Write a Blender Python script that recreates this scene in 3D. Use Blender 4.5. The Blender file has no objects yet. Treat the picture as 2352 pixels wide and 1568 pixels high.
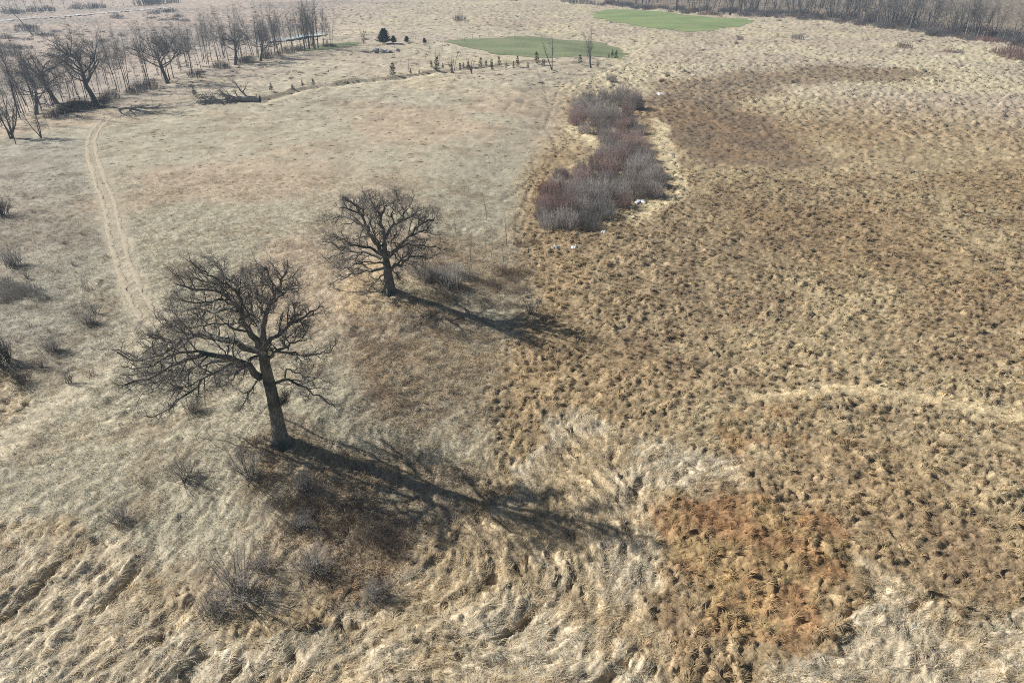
import bpy, math, random
import numpy as np
R = math.radians

# ------------------------------------------------------------------ camera, sky, sun, exposure
scene = bpy.context.scene
col = scene.collection
CAM_H, PITCH, FPX = 40.0, R(30.0), 1568.0          # drone height (m), tilt below horizontal, focal length in picture units
cam_data = bpy.data.cameras.new('camera')
cam_data.sensor_width = 36.0
cam_data.lens = 36.0 * FPX / 2352.0
cam_data.clip_start = 0.5
cam_data.clip_end = 20000.0
cam = bpy.data.objects.new('camera', cam_data)
cam.location = (0, 0, CAM_H)
cam.rotation_euler = (R(90) - PITCH, 0, 0)
col.objects.link(cam)
scene.camera = cam

SUN_EL = R(35.0)
SUN_AZ = math.atan2(-0.965, 0.262)                  # clockwise from +Y: the sun stands left of and beyond the oaks
world = bpy.data.worlds.new('World')
scene.world = world
world.use_nodes = True
wn = world.node_tree
sky = wn.nodes.new('ShaderNodeTexSky')
sky.sky_type = 'NISHITA'
sky.sun_disc = False
sky.sun_elevation = SUN_EL
sky.sun_rotation = SUN_AZ
wn.links.new(sky.outputs[0], wn.nodes['Background'].inputs[0])
wn.nodes['Background'].inputs[1].default_value = 0.05
sun_data = bpy.data.lights.new('sun', 'SUN')
sun_data.energy = 5.0
sun_data.angle = R(0.5)
sun_data.color = (1.0, 0.97, 0.92)
sun = bpy.data.objects.new('sun', sun_data)
sun.rotation_euler = (R(90) - SUN_EL, 0, math.pi - SUN_AZ)
sun.location = (-60, 40, 80)
col.objects.link(sun)

vs = scene.view_settings
vs.view_transform = 'Standard'
vs.look = 'None'
vs.gamma = 1.0
vs.use_curve_mapping = False
vs.exposure = 0.60
scene.render.engine = 'CYCLES'
scene.cycles.use_denoising = False
scene.cycles.pixel_filter_type = 'BLACKMAN_HARRIS'
scene.cycles.filter_width = 0.95
scene.cycles.max_bounces = 6
scene.cycles.diffuse_bounces = 3
scene.cycles.transmission_bounces = 3
scene.cycles.volume_bounces = 0

# ------------------------------------------------------------------ noise
_nr = np.random.RandomState(7)
_LAT = [_nr.rand(256, 256).astype(np.float32) for _ in range(8)]

def vnoise(x, y, k=0):
    """smooth value noise in 0..1"""
    L = _LAT[k % 8]
    xi = np.floor(x).astype(np.int64); yi = np.floor(y).astype(np.int64)
    fx = (x - xi); fy = (y - yi)
    fx = fx * fx * (3 - 2 * fx); fy = fy * fy * (3 - 2 * fy)
    x0 = xi & 255; x1 = (xi + 1) & 255; y0 = yi & 255; y1 = (yi + 1) & 255
    a = L[y0, x0] * (1 - fx) + L[y0, x1] * fx
    b = L[y1, x0] * (1 - fx) + L[y1, x1] * fx
    return a * (1 - fy) + b * fy

def fbm(x, y, k=0, octv=4, gain=0.5):
    s = 0.0; a = 1.0; t = 0.0
    for o in range(octv):
        s = s + a * vnoise(x * 1.0 + 17.3 * o, y * 1.0 - 9.1 * o, k + o)
        t += a; a *= gain
        x, y = (0.8 * x - 0.6 * y) * 2.03, (0.6 * x + 0.8 * y) * 2.03
    return s / t                                  # about 0..1, mean .5

def sstep(a, b, x):
    t = np.clip((x - a) / (b - a), 0, 1)
    return t * t * (3 - 2 * t)

def hash2(i, j, s=0):
    n = (i.astype(np.int64) * 374761393 + j.astype(np.int64) * 668265263 + s * 974634777) & 0x7fffffff
    n = ((n ^ (n >> 13)) * 1274126177) & 0x7fffffff
    n = (n ^ (n >> 16)) & 0xffffff
    return n / float(0xffffff)

def worley(x, y, c, s=0):
    """distance to the nearest jittered cell centre (in metres) and that cell's random number"""
    gx = np.floor(x / c); gy = np.floor(y / c)
    best = np.full(x.shape, 1e9); rnd = np.zeros(x.shape)
    for dx in (-1, 0, 1):
        for dy in (-1, 0, 1):
            i = gx + dx; j = gy + dy
            px = (i + 0.15 + 0.7 * hash2(i, j, s)) * c
            py = (j + 0.15 + 0.7 * hash2(i, j, s + 1)) * c
            d = (x - px) ** 2 + (y - py) ** 2
            m = d < best
            best = np.where(m, d, best)
            rnd = np.where(m, hash2(i, j, s + 2), rnd)
    return np.sqrt(best), rnd

# ------------------------------------------------------------------ survey: picture point -> place on the land
_sp, _cp = math.sin(PITCH), math.cos(PITCH)
def ray(u, v):
    x = (u - 1176.0) / FPX; y = -(v - 784.0) / FPX
    return np.array((x, _cp + y * _sp, -_sp + y * _cp))
def flat(u, v, z=0.0):
    d = ray(u, v); t = (z - CAM_H) / d[2]
    return d[0] * t, d[1] * t
def poly_xy(pts):
    return np.array([flat(u, v) for u, v in pts])

def seg_dist(x, y, pl):
    best = np.full(x.shape, 1e12)
    for (ax, ay), (bx, by) in zip(pl[:-1], pl[1:]):
        dx, dy = bx - ax, by - ay
        t = np.clip(((x - ax) * dx + (y - ay) * dy) / (dx * dx + dy * dy + 1e-9), 0, 1)
        best = np.minimum(best, (x - ax - t * dx) ** 2 + (y - ay - t * dy) ** 2)
    return np.sqrt(best)

def inside(x, y, pl):
    c = np.zeros(x.shape, bool)
    n = len(pl)
    for i in range(n):
        ax, ay = pl[i]; bx, by = pl[(i + 1) % n]
        if ay == by: continue
        m = ((ay > y) != (by > y)) & (x < (bx - ax) * (y - ay) / (by - ay) + ax)
        c ^= m
    return c

def sdf(x, y, pl):
    d = seg_dist(x, y, np.vstack([pl, pl[:1]]))
    return np.where(inside(x, y, pl), d, -d)       # positive inside

def area(x, y, pts, soft=3.0, warp=0.0):
    """soft mask of an area marked out on the land; warp roughens its edge"""
    pl = poly_xy(pts)
    if warp:
        x = x + warp * (fbm(x / (warp * 2.5), y / (warp * 2.5), 3, 3) - 0.5) * 2.4
        y = y + warp * (fbm(x / (warp * 2.5) + 31, y / (warp * 2.5) + 7, 5, 3) - 0.5) * 2.4
    lo, hi = pl.min(0) - soft * 2, pl.max(0) + soft * 2
    out = np.zeros(x.shape)
    m = (x > lo[0]) & (x < hi[0]) & (y > lo[1]) & (y < hi[1])
    if m.any():
        out[m] = sstep(-soft, soft, sdf(x[m], y[m], pl))
    return out

# ------------------------------------------------------------------ lie of the land
UPLAND = poly_xy([(-900, 1500), (250, 1400), (640, 1430), (930, 1320), (1100, 1190), (1150, 1010), (1160, 850), (1230, 700),
                  (1205, 560), (1220, 400), (1300, 300), (1300, 205), (1440, 140), (1200, 60), (-1500, 60)])
OAK_A = flat(645, 1016)
OAK_B = flat(894, 670)
BANK = poly_xy([(-300, 420), (40, 330), (215, 250), (390, 190), (560, 150), (720, 112), (900, 70), (400, -20), (-900, -20)])
FURROW = poly_xy([(600, 246), (690, 222), (790, 203), (900, 190), (1010, 176), (1130, 163), (1200, 152), (1290, 153), (1400, 150)])
OLD_TRACK = poly_xy([(352, 762), (318, 815), (262, 868), (190, 920), (110, 978), (20, 1050), (-120, 1170)])
FURROW_PATH = poly_xy([(610, 256), (700, 228), (800, 209), (900, 196), (1010, 182), (1130, 168), (1290, 158), (1400, 154)])
TRACK = [(252, 283), (228, 312), (215, 345), (220, 390), (238, 440), (256, 485), (267, 530), (277, 580), (294, 640), (318, 700), (352, 762)]
TRAILS = [poly_xy(p) for p in (
    [(1293, 183), (1275, 230), (1262, 270), (1252, 300), (1272, 325), (1282, 352), (1268, 380), (1235, 400), (1190, 440), (1150, 470)],
    [(1240, 400), (1215, 440), (1200, 480), (1190, 510)],
    [(1225, 150), (1250, 205), (1262, 250)],
    [(1205, 240), (1195, 262)], [(1175, 250), (1160, 268)])]

def macro(x, y):
    x = np.asarray(x, float); y = np.asarray(y, float)
    far = sstep(150, 320, np.hypot(x, y))
    d = sdf(x, y, UPLAND)
    z = 1.9 * sstep(-3, 20, d)
    ra = np.hypot(x - OAK_A[0], y - OAK_A[1]); rb = np.hypot(x - OAK_B[0], y - OAK_B[1])
    z = z + 1.1 * np.exp(-(ra / 9.0) ** 2) + 1.5 * np.exp(-(rb / 8.0) ** 2)
    z = z - 1.6 * sstep(0, 22, sdf(x, y, BANK))
    z = z + (fbm(x / 34, y / 34, 1, 3) - 0.5) * 0.9 * (1 + far)
    return z

def ground_z(x, y):
    return float(macro(np.array([x]), np.array([y]))[0])

def P(u, v):
    """where the sight line through a picture point meets the land"""
    z = 0.0
    for _ in range(6):
        x, y = flat(u, v, z)
        z = ground_z(x, y)
    return x, y, z

def at_depth(u, v, Y):
    d = ray(u, v); t = Y / d[1]
    return np.array((d[0] * t, Y, CAM_H + d[2] * t))

def mpp(u, v):
    """metres per picture unit at that place"""
    x, y, z = P(u, v)
    return math.sqrt(x * x + y * y + (CAM_H - z) ** 2) / FPX / math.sqrt(1 + ((u - 1176) / FPX) ** 2 + ((v - 784) / FPX) ** 2)

# ------------------------------------------------------------------ kinds of grass: colour and relief
def lin(r, g, b):
    f = lambda c: (c / 255.0) / 12.92 if c < 10 else ((c / 255.0 + 0.055) / 1.055) ** 2.4
    return np.array((f(r), f(g), f(b)))

GREEN_FIELDS = [
    [(1010, 106), (1060, 101), (1150, 97), (1250, 92), (1330, 92), (1400, 102), (1450, 122), (1420, 134), (1330, 140), (1240, 144), (1160, 136), (1080, 122), (1030, 112)],
    [(1358, 30), (1400, 24), (1470, 24), (1560, 33), (1640, 42), (1720, 44), (1735, 50), (1700, 60), (1640, 70), (1570, 72), (1480, 64), (1400, 50), (1362, 42)],
    [(690, 126), (740, 115), (800, 108), (840, 109), (800, 121), (740, 127), (700, 131)],
]

def masks(x, y):
    m = {}
    up = sstep(-2, 5, sdf(x + 3 * (fbm(x / 8, y / 8, 2, 3) - .5), y + 3 * (fbm(x / 8, y / 8, 6, 3) - .5), UPLAND))
    m['upland'] = up
    m['lodged'] = np.maximum.reduce([
        area(x, y, [(420, 1568), (640, 1450), (900, 1340), (1040, 1200), (1180, 1150), (1230, 960), (1330, 930), (1480, 1000), (1720, 1060), (1700, 1120), (1480, 1130),
                    (1520, 1260), (1500, 1380), (1560, 1480), (1560, 1750), (300, 1750)], 2.0, 1.2),
        area(x, y, [(-200, 1180), (60, 1190), (240, 1240), (420, 1380), (620, 1460), (560, 1568), (500, 1800), (-400, 1800)], 2.5, 1.5),
        area(x, y, [(1960, 1290), (2090, 1330), (2200, 1420), (2420, 1380), (2420, 1800), (1700, 1800), (1760, 1500), (1900, 1480), (1990, 1400)], 1.6, 1.2),
        area(x, y, [(-100, 880), (60, 880), (90, 960), (40, 1060), (-200, 1100)], 1.5, 1.0)])
    m['rust'] = np.maximum(area(x, y, [(1500, 1180), (1560, 1130), (1700, 1140), (1830, 1180), (1920, 1240), (1950, 1310), (1900, 1390), (1880, 1450), (1700, 1470), (1620, 1420), (1560, 1330), (1500, 1260)], 2.2, 2.0),
                           0.5 * area(x, y, [(1640, 930), (1830, 915), (1900, 960), (1880, 1030), (1740, 1080), (1600, 1020)], 2.0, 2.0))
    m['brush'] = np.maximum.reduce([
        0.9 * area(x, y, [(770, 760), (900, 720), (1050, 720), (1140, 790), (1130, 900), (1040, 1000), (930, 1040), (860, 960), (800, 860)], 2.5, 2.0),
        area(x, y, [(560, 1080), (700, 1050), (880, 1090), (1060, 1090), (1100, 1170), (960, 1240), (890, 1330), (760, 1370), (640, 1300), (600, 1180)], 2.5, 2.0),
        0.7 * area(x, y, [(950, 580), (1060, 570), (1200, 560), (1260, 620), (1190, 640), (1150, 720), (1020, 700), (960, 650)], 2.5, 2.0)])
    m['knoll'] = area(x, y, [(760, 700), (840, 650), (900, 665), (980, 690), (960, 740), (900, 755), (800, 745)], 2.2, 1.5)
    m['darkmarsh'] = np.maximum.reduce([
        area(x, y, [(1490, 190), (1580, 180), (1900, 150), (2150, 165), (2100, 190), (1800, 200), (1700, 240), (1850, 330), (1880, 380), (1700, 390), (1590, 380), (1530, 320), (1490, 250)], 6, 5),
        0.35 * area(x, y, [(1360, 560), (1500, 470), (1700, 420), (1950, 430), (1900, 560), (1700, 800), (1520, 860), (1400, 780), (1340, 640)], 6, 4)])
    m['fringe'] = np.maximum.reduce([
        area(x, y, [(1500, 270), (1530, 290), (1560, 380), (1590, 430), (1560, 470), (1450, 520), (1430, 500), (1540, 440), (1530, 400), (1500, 330)], 1.5, 1.0),
        area(x, y, [(1290, 285), (1360, 310), (1385, 330), (1370, 350), (1330, 320), (1290, 300)], 1.2, .8)])
    m['lane'] = area(x, y, [(1700, 900), (1900, 885), (2060, 895), (2250, 930), (2420, 955), (2420, 985), (2200, 945), (2050, 915), (1900, 905), (1720, 925)], .8, .6)
    e1 = (fbm(x / 1.7, y / 1.7, 4, 3) - .5) * 1.1 + (fbm(x / 6, y / 6, 1, 3) - .5) * .7
    for k in ('rust', 'lodged', 'knoll', 'fringe'):
        m[k] = sstep(.22, .78, np.clip(m[k], 0, 1) + e1 * np.clip(4 * m[k] * (1 - m[k]) + .12 * (m[k] > .05), 0, 1)) * m[k].max() if m[k].size else m[k]
    m['brush'] = np.clip(m['brush'] * (1 + 1.6 * e1), 0, 1)
    m['oldtrack'] = 1 - sstep(.9, 2.4, seg_dist(x, y, OLD_TRACK) + .9 * (fbm(x / 2, y / 2, 3, 3) - .5))
    m['leftgrey'] = area(x, y, [(-200, 340), (120, 330), (230, 330), (215, 420), (250, 560), (270, 680), (240, 820), (100, 880), (-200, 900)], 5, 4)
    m['furrowpath'] = np.exp(-((seg_dist(x, y, FURROW_PATH)) / 1.6) ** 2)
    m['farpale'] = sstep(190, 260, np.hypot(x, y))
    return m

def grass_colour(x, y, m):
    """colour of the dead grass itself, by kind and place"""
    n1 = fbm(x / 26, y / 26, 4, 4)[:, None]; n2 = fbm(x / 5, y / 5, 2, 4)[:, None]; n3 = fbm(x / 1.3, y / 1.3, 6, 3)[:, None]
    def mix(c, d, w):
        return c * (1 - w) + d * w
    marsh = mix(mix(lin(146, 127, 98), lin(155, 139, 110), sstep(.40, .64, n1)), lin(130, 110, 86), sstep(.45, .75, n2) * .6)
    upl = mix(mix(lin(160, 152, 131), lin(166, 150, 128), sstep(.4, .6, n1)), lin(140, 126, 105), sstep(.52, .72, n2) * .6)
    c = mix(marsh, upl, m['upland'][:, None])
    c = mix(c, mix(lin(124, 104, 82), lin(110, 95, 78), sstep(.4, .6, n2)), m['darkmarsh'][:, None] * .9)
    lo = mix(mix(lin(176, 163, 139), lin(166, 149, 120), sstep(.4, .65, n2)), lin(184, 174, 154), sstep(.5, .7, n1) * .5)
    c = mix(c, lo, m['lodged'][:, None] * .95)
    c = mix(c, mix(lin(138, 104, 72), lin(146, 124, 88), sstep(.34, .7, fbm(x / 2.2, y / 2.2, 7, 4)[:, None])), m['rust'][:, None] * .72)
    c = mix(c, mix(lin(128, 109, 88), lin(150, 132, 106), sstep(.35, .7, n2)), m['brush'][:, None] * .75)
    c = mix(c, mix(lin(176, 156, 124), lin(176, 162, 134), sstep(.4, .6, n2)), m['knoll'][:, None] * .8)
    c = mix(c, lin(190, 175, 142), m['fringe'][:, None] * .85)
    c = mix(c, lin(192, 174, 138), m['lane'][:, None] * .9)
    c = mix(c, lin(176, 165, 142), m['oldtrack'][:, None] * .8)
    c = mix(c, mix(lin(150, 144, 130), lin(130, 123, 110), sstep(.4, .6, n2)), m['leftgrey'][:, None] * .75)
    # far rough pasture: paler, patchy
    farm = m['farpale'][:, None]
    n4 = fbm(x / 60, y / 25, 1, 4)[:, None]
    far = mix(mix(lin(174, 163, 141), lin(166, 153, 134), sstep(.4, .6, n4)), lin(178, 167, 140), sstep(.5, .66, n1))
    farl = mix(lin(168, 153, 140), lin(150, 140, 130), sstep(.45, .62, n4))
    leftness = sstep(-60, -150, x)[:, None]
    far = mix(far, farl, leftness)
    c = mix(c, far, farm * .85 * (1 - .75 * m['darkmarsh'][:, None]))
    c = mix(c, lin(188, 176, 148), m['furrowpath'][:, None] * .7)
    wd = area(x, y, [(1390, 8), (1500, 22), (1700, 36), (1850, 44), (2010, 58), (2150, 76), (2290, 96), (2600, 130), (2900, 60), (2600, -20), (1390, -20)], 8, 6)[:, None]
    c = mix(c, mix(lin(112, 100, 88), lin(132, 118, 100), n2), wd * .9)            # leaf litter of the wood
    return c, n2[:, 0], n3[:, 0]

def flow_angle(x, y):
    """lie of the lodged grass"""
    a = 1.15 + 3.6 * (fbm(x / 22 + 3, y / 22 + 9, 5, 2) - .5) + 2.4 * (fbm(x / 7, y / 7, 0, 2) - .5)
    left = sstep(-8, -30, x)
    a = a * (1 - left) + (0.72 + 1.3 * (fbm(x / 12, y / 12, 0, 2) - .5)) * left
    right = sstep(5, 25, x)
    return a * (1 - right * .6) + (-.7 + 3.2 * (fbm(x / 9, y / 9, 2, 2) - .5)) * right * .6

# streak rasters (grass combed along its lie) over the near ground
RX0, RX1, RY0, RY1 = -62.0, 66.0, 16.0, 112.0
def streaks(cell, length, steps, seed):
    nx = int((RX1 - RX0) / cell); ny = int((RY1 - RY0) / cell)
    gx, gy = np.meshgrid(np.arange(nx), np.arange(ny))
    a = flow_angle(RX0 + (gx + .5) * cell, RY0 + (gy + .5) * cell)
    vx = np.cos(a).astype(np.float32); vy = np.sin(a).astype(np.float32)
    noise = np.random.RandomState(seed).randn(ny, nx).astype(np.float32)
    acc = noise.copy()
    for sgn in (1, -1):
        px = gx.astype(np.float32); py = gy.astype(np.float32)
        for s in range(steps):
            ix = np.clip(px, 0, nx - 1).astype(np.int32); iy = np.clip(py, 0, ny - 1).astype(np.int32)
            st = sgn * length / steps / cell
            px = px + vx[iy, ix] * st; py = py + vy[iy, ix] * st
            ix = np.clip(px, 0, nx - 1).astype(np.int32); iy = np.clip(py, 0, ny - 1).astype(np.int32)
            acc += noise[iy, ix]
    acc = (acc + np.roll(acc, 1, 0) + np.roll(acc, 1, 1)) / 3
    return (acc - acc.mean()) / acc.std(), cell
S_BIG = streaks(0.42, 1.6, 6, 1)
S_MID = streaks(0.2, 1.0, 7, 2)
S_FINE = streaks(0.1, 0.6, 7, 3)
def sample(S, x, y):
    r, c = S
    ny, nx = r.shape
    fx = np.clip((x - RX0) / c - .5, 0, nx - 1.001); fy = np.clip((y - RY0) / c - .5, 0, ny - 1.001)
    ix = fx.astype(int); iy = fy.astype(int); tx = fx - ix; ty = fy - iy
    v = (r[iy, ix] * (1 - tx) + r[iy, ix + 1] * tx) * (1 - ty) + (r[iy + 1, ix] * (1 - tx) + r[iy + 1, ix + 1] * tx) * ty
    m = sstep(RX0, RX0 + 6, x) * sstep(RX1, RX1 - 6, x) * sstep(RY1, RY1 - 12, y)
    return v * m

TRACK_XY = poly_xy(TRACK)
FIELD_XY = [poly_xy(f) for f in GREEN_FIELDS]
def smooth_zone(x, y):
    """1 where the ground is kept smooth (wheel track, sown fields)"""
    s = 1 - sstep(1.5, 2.6, seg_dist(x, y, TRACK_XY))
    for f in FIELD_XY:
        s = np.maximum(s, sstep(-3, 1, sdf(x, y, f)))
    return s

# clumps of grass as overlapping lobes that rise along the lie of the grass and break off at their tips
_AC = .5
_gx, _gy = np.meshgrid(np.arange(RX0 - 60, RX1 + 120, _AC), np.arange(10, 190, _AC))
_ANG = flow_angle(_gx, _gy)
def lie(x, y):
    ix = np.clip(((x - (RX0 - 60)) / _AC).astype(int), 0, _ANG.shape[1] - 1); iy = np.clip(((y - 10) / _AC).astype(int), 0, _ANG.shape[0] - 1)
    return _ANG[iy, ix]
LOBES = {'lodged': (.74, .84, .36, 101, .55), 'marsh': (.66, .52, .40, 131, .75), 'upland': (.8, .66, .5, 151, .9)}
def lobe_centres(i, j, kind):
    c, L, W, s, spread = LOBES[kind]
    px = (i + .08 + .84 * hash2(i, j, s)) * c; py = (j + .08 + .84 * hash2(i, j, s + 1)) * c
    rnd = hash2(i, j, s + 2)
    ang = lie(px, py) + spread * 2.2 * (hash2(i, j, s + 3) - .5)
    return px, py, rnd, ang
def lobes(x, y, kind):
    c, L, W, s, spread = LOBES[kind]
    wx = x + .22 * (fbm(x / .7, y / .7, 2, 2) - .5) * 2; wy = y + .22 * (fbm(x / .7 + 5, y / .7 - 8, 4, 2) - .5) * 2
    gx = np.floor(x / c); gy = np.floor(y / c)
    h = np.zeros(x.shape); tone = np.full(x.shape, .35)
    for dx in (-1, 0, 1):
        for dy in (-1, 0, 1):
            px, py, rnd, ang = lobe_centres(gx + dx, gy + dy, kind)
            k = .75 + .6 * hash2(gx + dx, gy + dy, s + 4)
            ca, sa = np.cos(ang), np.sin(ang)
            al = ((wx - px) * ca + (wy - py) * sa) / (L * k); ac = (-(wx - px) * sa + (wy - py) * ca) / (W * k)
            prof = np.where(al < .55, np.clip((al + 1.0) / 1.55, 0, 1), np.clip((1.0 - al) / .45, 0, 1))
            v = (.25 + .75 * rnd) * np.sqrt(prof) * np.clip(1 - ac * ac, 0, 1)
            m = v > h
            h = np.where(m, v, h); tone = np.where(m, hash2(gx + dx, gy + dy, s + 5), tone)
    return h, tone

def relief(x, y, m, want_tone=False):
    dist = np.hypot(x, y)
    sb, sm, sf = sample(S_BIG, x, y), sample(S_MID, x, y), sample(S_FINE, x, y)
    near = 1 - sstep(130, 230, dist)
    tone = np.full(x.shape, .5)
    swell = fbm(x / 2.6, y / 2.6, 3, 3) - .5
    lod = np.zeros(x.shape)
    k = m['lodged'] > .01
    if k.any():
        h, t = lobes(x[k], y[k], 'lodged')
        lod[k] = .34 * h * np.clip(fbm(x[k] / 4.5, y[k] / 4.5, 2, 3) * 3.0 - .7, .25, 1.5) + .06 * np.clip(sb[k], -1.6, 2.2) + .035 * sm[k] + .02 * sf[k] + .9 * swell[k] - .5 * sstep(.95, 1.6, -sb[k]) - .14 * sstep(1.0, 2.0, -sm[k])
        tone[k] = t
    tus = .55 * (fbm(x / 2.4, y / 2.4, 1, 4) - .5) + .02 * sf
    k = (m['upland'] < .99) & (near > .01)
    if k.any():
        h, t = lobes(x[k], y[k], 'marsh')
        tus[k] += .58 * h * near[k] * np.clip(fbm(x[k] / 2.3, y[k] / 2.3, 6, 3) * 2.2 - .3, .35, 1.3)
        tone[k] = np.where(m['lodged'][k] > .5, tone[k], t)
    d2, r2 = worley(x + 1.2 * (fbm(x / 2, y / 2, 0, 2) - .5), y + 1.2 * (fbm(x / 2, y / 2, 5, 2) - .5), 1.9, 21)
    tus = tus + (1 - near) * np.clip(1 - (d2 / 1.1) ** 2, 0, 1) * (.15 + .85 * r2 ** 2)
    upl = .08 * (fbm(x / .5, y / .5, 4, 3) - .5) + .34 * (fbm(x / 2.4, y / 2.4, 0, 3) - .5) + .03 * sm + .02 * sf
    k = (m['upland'] > .01) & (near > .01)
    if k.any():
        h, t = lobes(x[k], y[k], 'upland')
        upl[k] += .26 * h * near[k] * (1 - .5 * sstep(60, 100, dist[k])) * np.clip(fbm(x[k] / 3.1, y[k] / 3.1, 7, 3) * 2.6 - .75, .1, 1.2)
        tone[k] = np.where(m['upland'][k] > .5, .3 + .4 * t, tone[k])
    far = sstep(150, 240, dist)
    upl = upl + far * (1.1 * (fbm(x / 4.2, y / 3.2, 2, 4) - .5))
    z = tus * (1 - m['upland']) + upl * m['upland']
    z = z * (1 - m['lodged']) + lod * m['lodged']
    z = z + .25 * m['brush'] * (fbm(x / .8, y / .8, 5, 3) - .5)
    z = z * (1 - smooth_zone(x, y)) * (1 - .6 * m['oldtrack']) * (1 - .7 * m['lane'])
    # ploughed furrow bank and trodden trails
    fd = seg_dist(x, y, FURROW)
    z = z + .45 * np.exp(-((fd - .4) / 1.0) ** 2) * (.4 + fbm(x / 6, y / 6, 3, 2)) - .4 * np.exp(-((fd - 2.4) / .9) ** 2)
    for t in TRAILS:
        z = z - .16 * np.exp(-(seg_dist(x, y, t) / .38) ** 2)
    return (z, tone) if want_tone else z

# ------------------------------------------------------------------ mesh helpers
def new_mesh(name, verts, faces_idx, face_len, smooth=False):
    """verts (n,3); faces_idx flat loop indices; face_len = corners per face (3 or 4)"""
    me = bpy.data.meshes.new(name)
    verts = np.asarray(verts, np.float32).reshape(-1, 3); fi = np.asarray(faces_idx, np.int32).ravel()
    nf = len(fi) // face_len
    me.vertices.add(len(verts)); me.vertices.foreach_set('co', verts.ravel())
    me.loops.add(len(fi)); me.loops.foreach_set('vertex_index', fi)
    me.polygons.add(nf)
    me.polygons.foreach_set('loop_start', np.arange(0, nf * face_len, face_len, dtype=np.int32))
    if smooth:
        me.polygons.foreach_set('use_smooth', np.ones(nf, bool))
    me.update(calc_edges=True)
    return me

def obj(name, me, mat=None, parent=None):
    o = bpy.data.objects.new(name, me)
    if mat is not None and me is not None and len(me.materials) == 0:
        me.materials.append(mat)
    col.objects.link(o)
    if parent is not None:
        o.parent = parent
    return o

def tag(o, label=None, cat=None, group=None, kind=None):
    if label: o['label'] = label
    if cat: o['category'] = cat
    if group: o['group'] = group
    if kind: o['kind'] = kind
    return o

def empty(name, loc, rz=0.0, s=1.0):
    o = bpy.data.objects.new(name, None)
    o.empty_display_size = 0.5
    o.location = loc; o.rotation_euler = (0, 0, rz); o.scale = (s, s, s) if np.isscalar(s) else s
    col.objects.link(o)
    return o

def color_attr(me, name, rgb):
    a = me.color_attributes.new(name, 'FLOAT_COLOR', 'POINT')
    c = np.ones((len(rgb), 4), np.float32); c[:, :3] = rgb
    a.data.foreach_set('color', c.ravel())

# ------------------------------------------------------------------ materials
def nodes_mat(name):
    m = bpy.data.materials.new(name); m.use_nodes = True
    nt = m.node_tree
    b = nt.nodes['Principled BSDF']
    b.inputs['Roughness'].default_value = 0.95
    b.inputs['Specular IOR Level'].default_value = 0.1
    return m, nt, b

def mat_ground():
    m, nt, b = nodes_mat('dead_grass_ground')
    at = nt.nodes.new('ShaderNodeAttribute'); at.attribute_name = 'Col'
    tc = nt.nodes.new('ShaderNodeTexCoord')
    n = nt.nodes.new('ShaderNodeTexNoise'); n.inputs['Scale'].default_value = 7.0; n.inputs['Detail'].default_value = 5.0
    nt.links.new(tc.outputs['Object'], n.inputs['Vector'])
    mr = nt.nodes.new('ShaderNodeMapRange'); mr.inputs['From Min'].default_value = .3; mr.inputs['From Max'].default_value = .7
    mr.inputs['To Min'].default_value = .72; mr.inputs['To Max'].default_value = 1.25
    nt.links.new(n.outputs['Fac'], mr.inputs['Value'])
    mx = nt.nodes.new('ShaderNodeVectorMath'); mx.operation = 'SCALE'
    nt.links.new(at.outputs['Color'], mx.inputs[0]); nt.links.new(mr.outputs[0], mx.inputs['Scale'])
    nt.links.new(mx.outputs[0], b.inputs['Base Color'])
    n2 = nt.nodes.new('ShaderNodeTexNoise'); n2.inputs['Scale'].default_value = 4.0; n2.inputs['Detail'].default_value = 6.0
    nt.links.new(tc.outputs['Object'], n2.inputs['Vector'])
    bu = nt.nodes.new('ShaderNodeBump'); bu.inputs['Strength'].default_value = .6; bu.inputs['Distance'].default_value = .12
    nt.links.new(n2.outputs['Fac'], bu.inputs['Height']); nt.links.new(bu.outputs[0], b.inputs['Normal'])
    return m

def mat_blades():
    m, nt, b = nodes_mat('dead_grass_blades')
    at = nt.nodes.new('ShaderNodeAttribute'); at.attribute_type = 'INSTANCER'; at.attribute_name = 'tint'
    va = nt.nodes.new('ShaderNodeAttribute'); va.attribute_name = 'shade'
    mx = nt.nodes.new('ShaderNodeVectorMath'); mx.operation = 'MULTIPLY'
    nt.links.new(at.outputs['Color'], mx.inputs[0]); nt.links.new(va.outputs['Color'], mx.inputs[1])
    nt.links.new(mx.outputs[0], b.inputs['Base Color'])
    tr = nt.nodes.new('ShaderNodeBsdfTranslucent'); nt.links.new(mx.outputs[0], tr.inputs['Color'])
    ms = nt.nodes.new('ShaderNodeMixShader'); ms.inputs[0].default_value = .12
    nt.links.new(b.outputs[0], ms.inputs[1]); nt.links.new(tr.outputs[0], ms.inputs[2])
    nt.links.new(ms.outputs[0], nt.nodes['Material Output'].inputs['Surface'])
    return m

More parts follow.
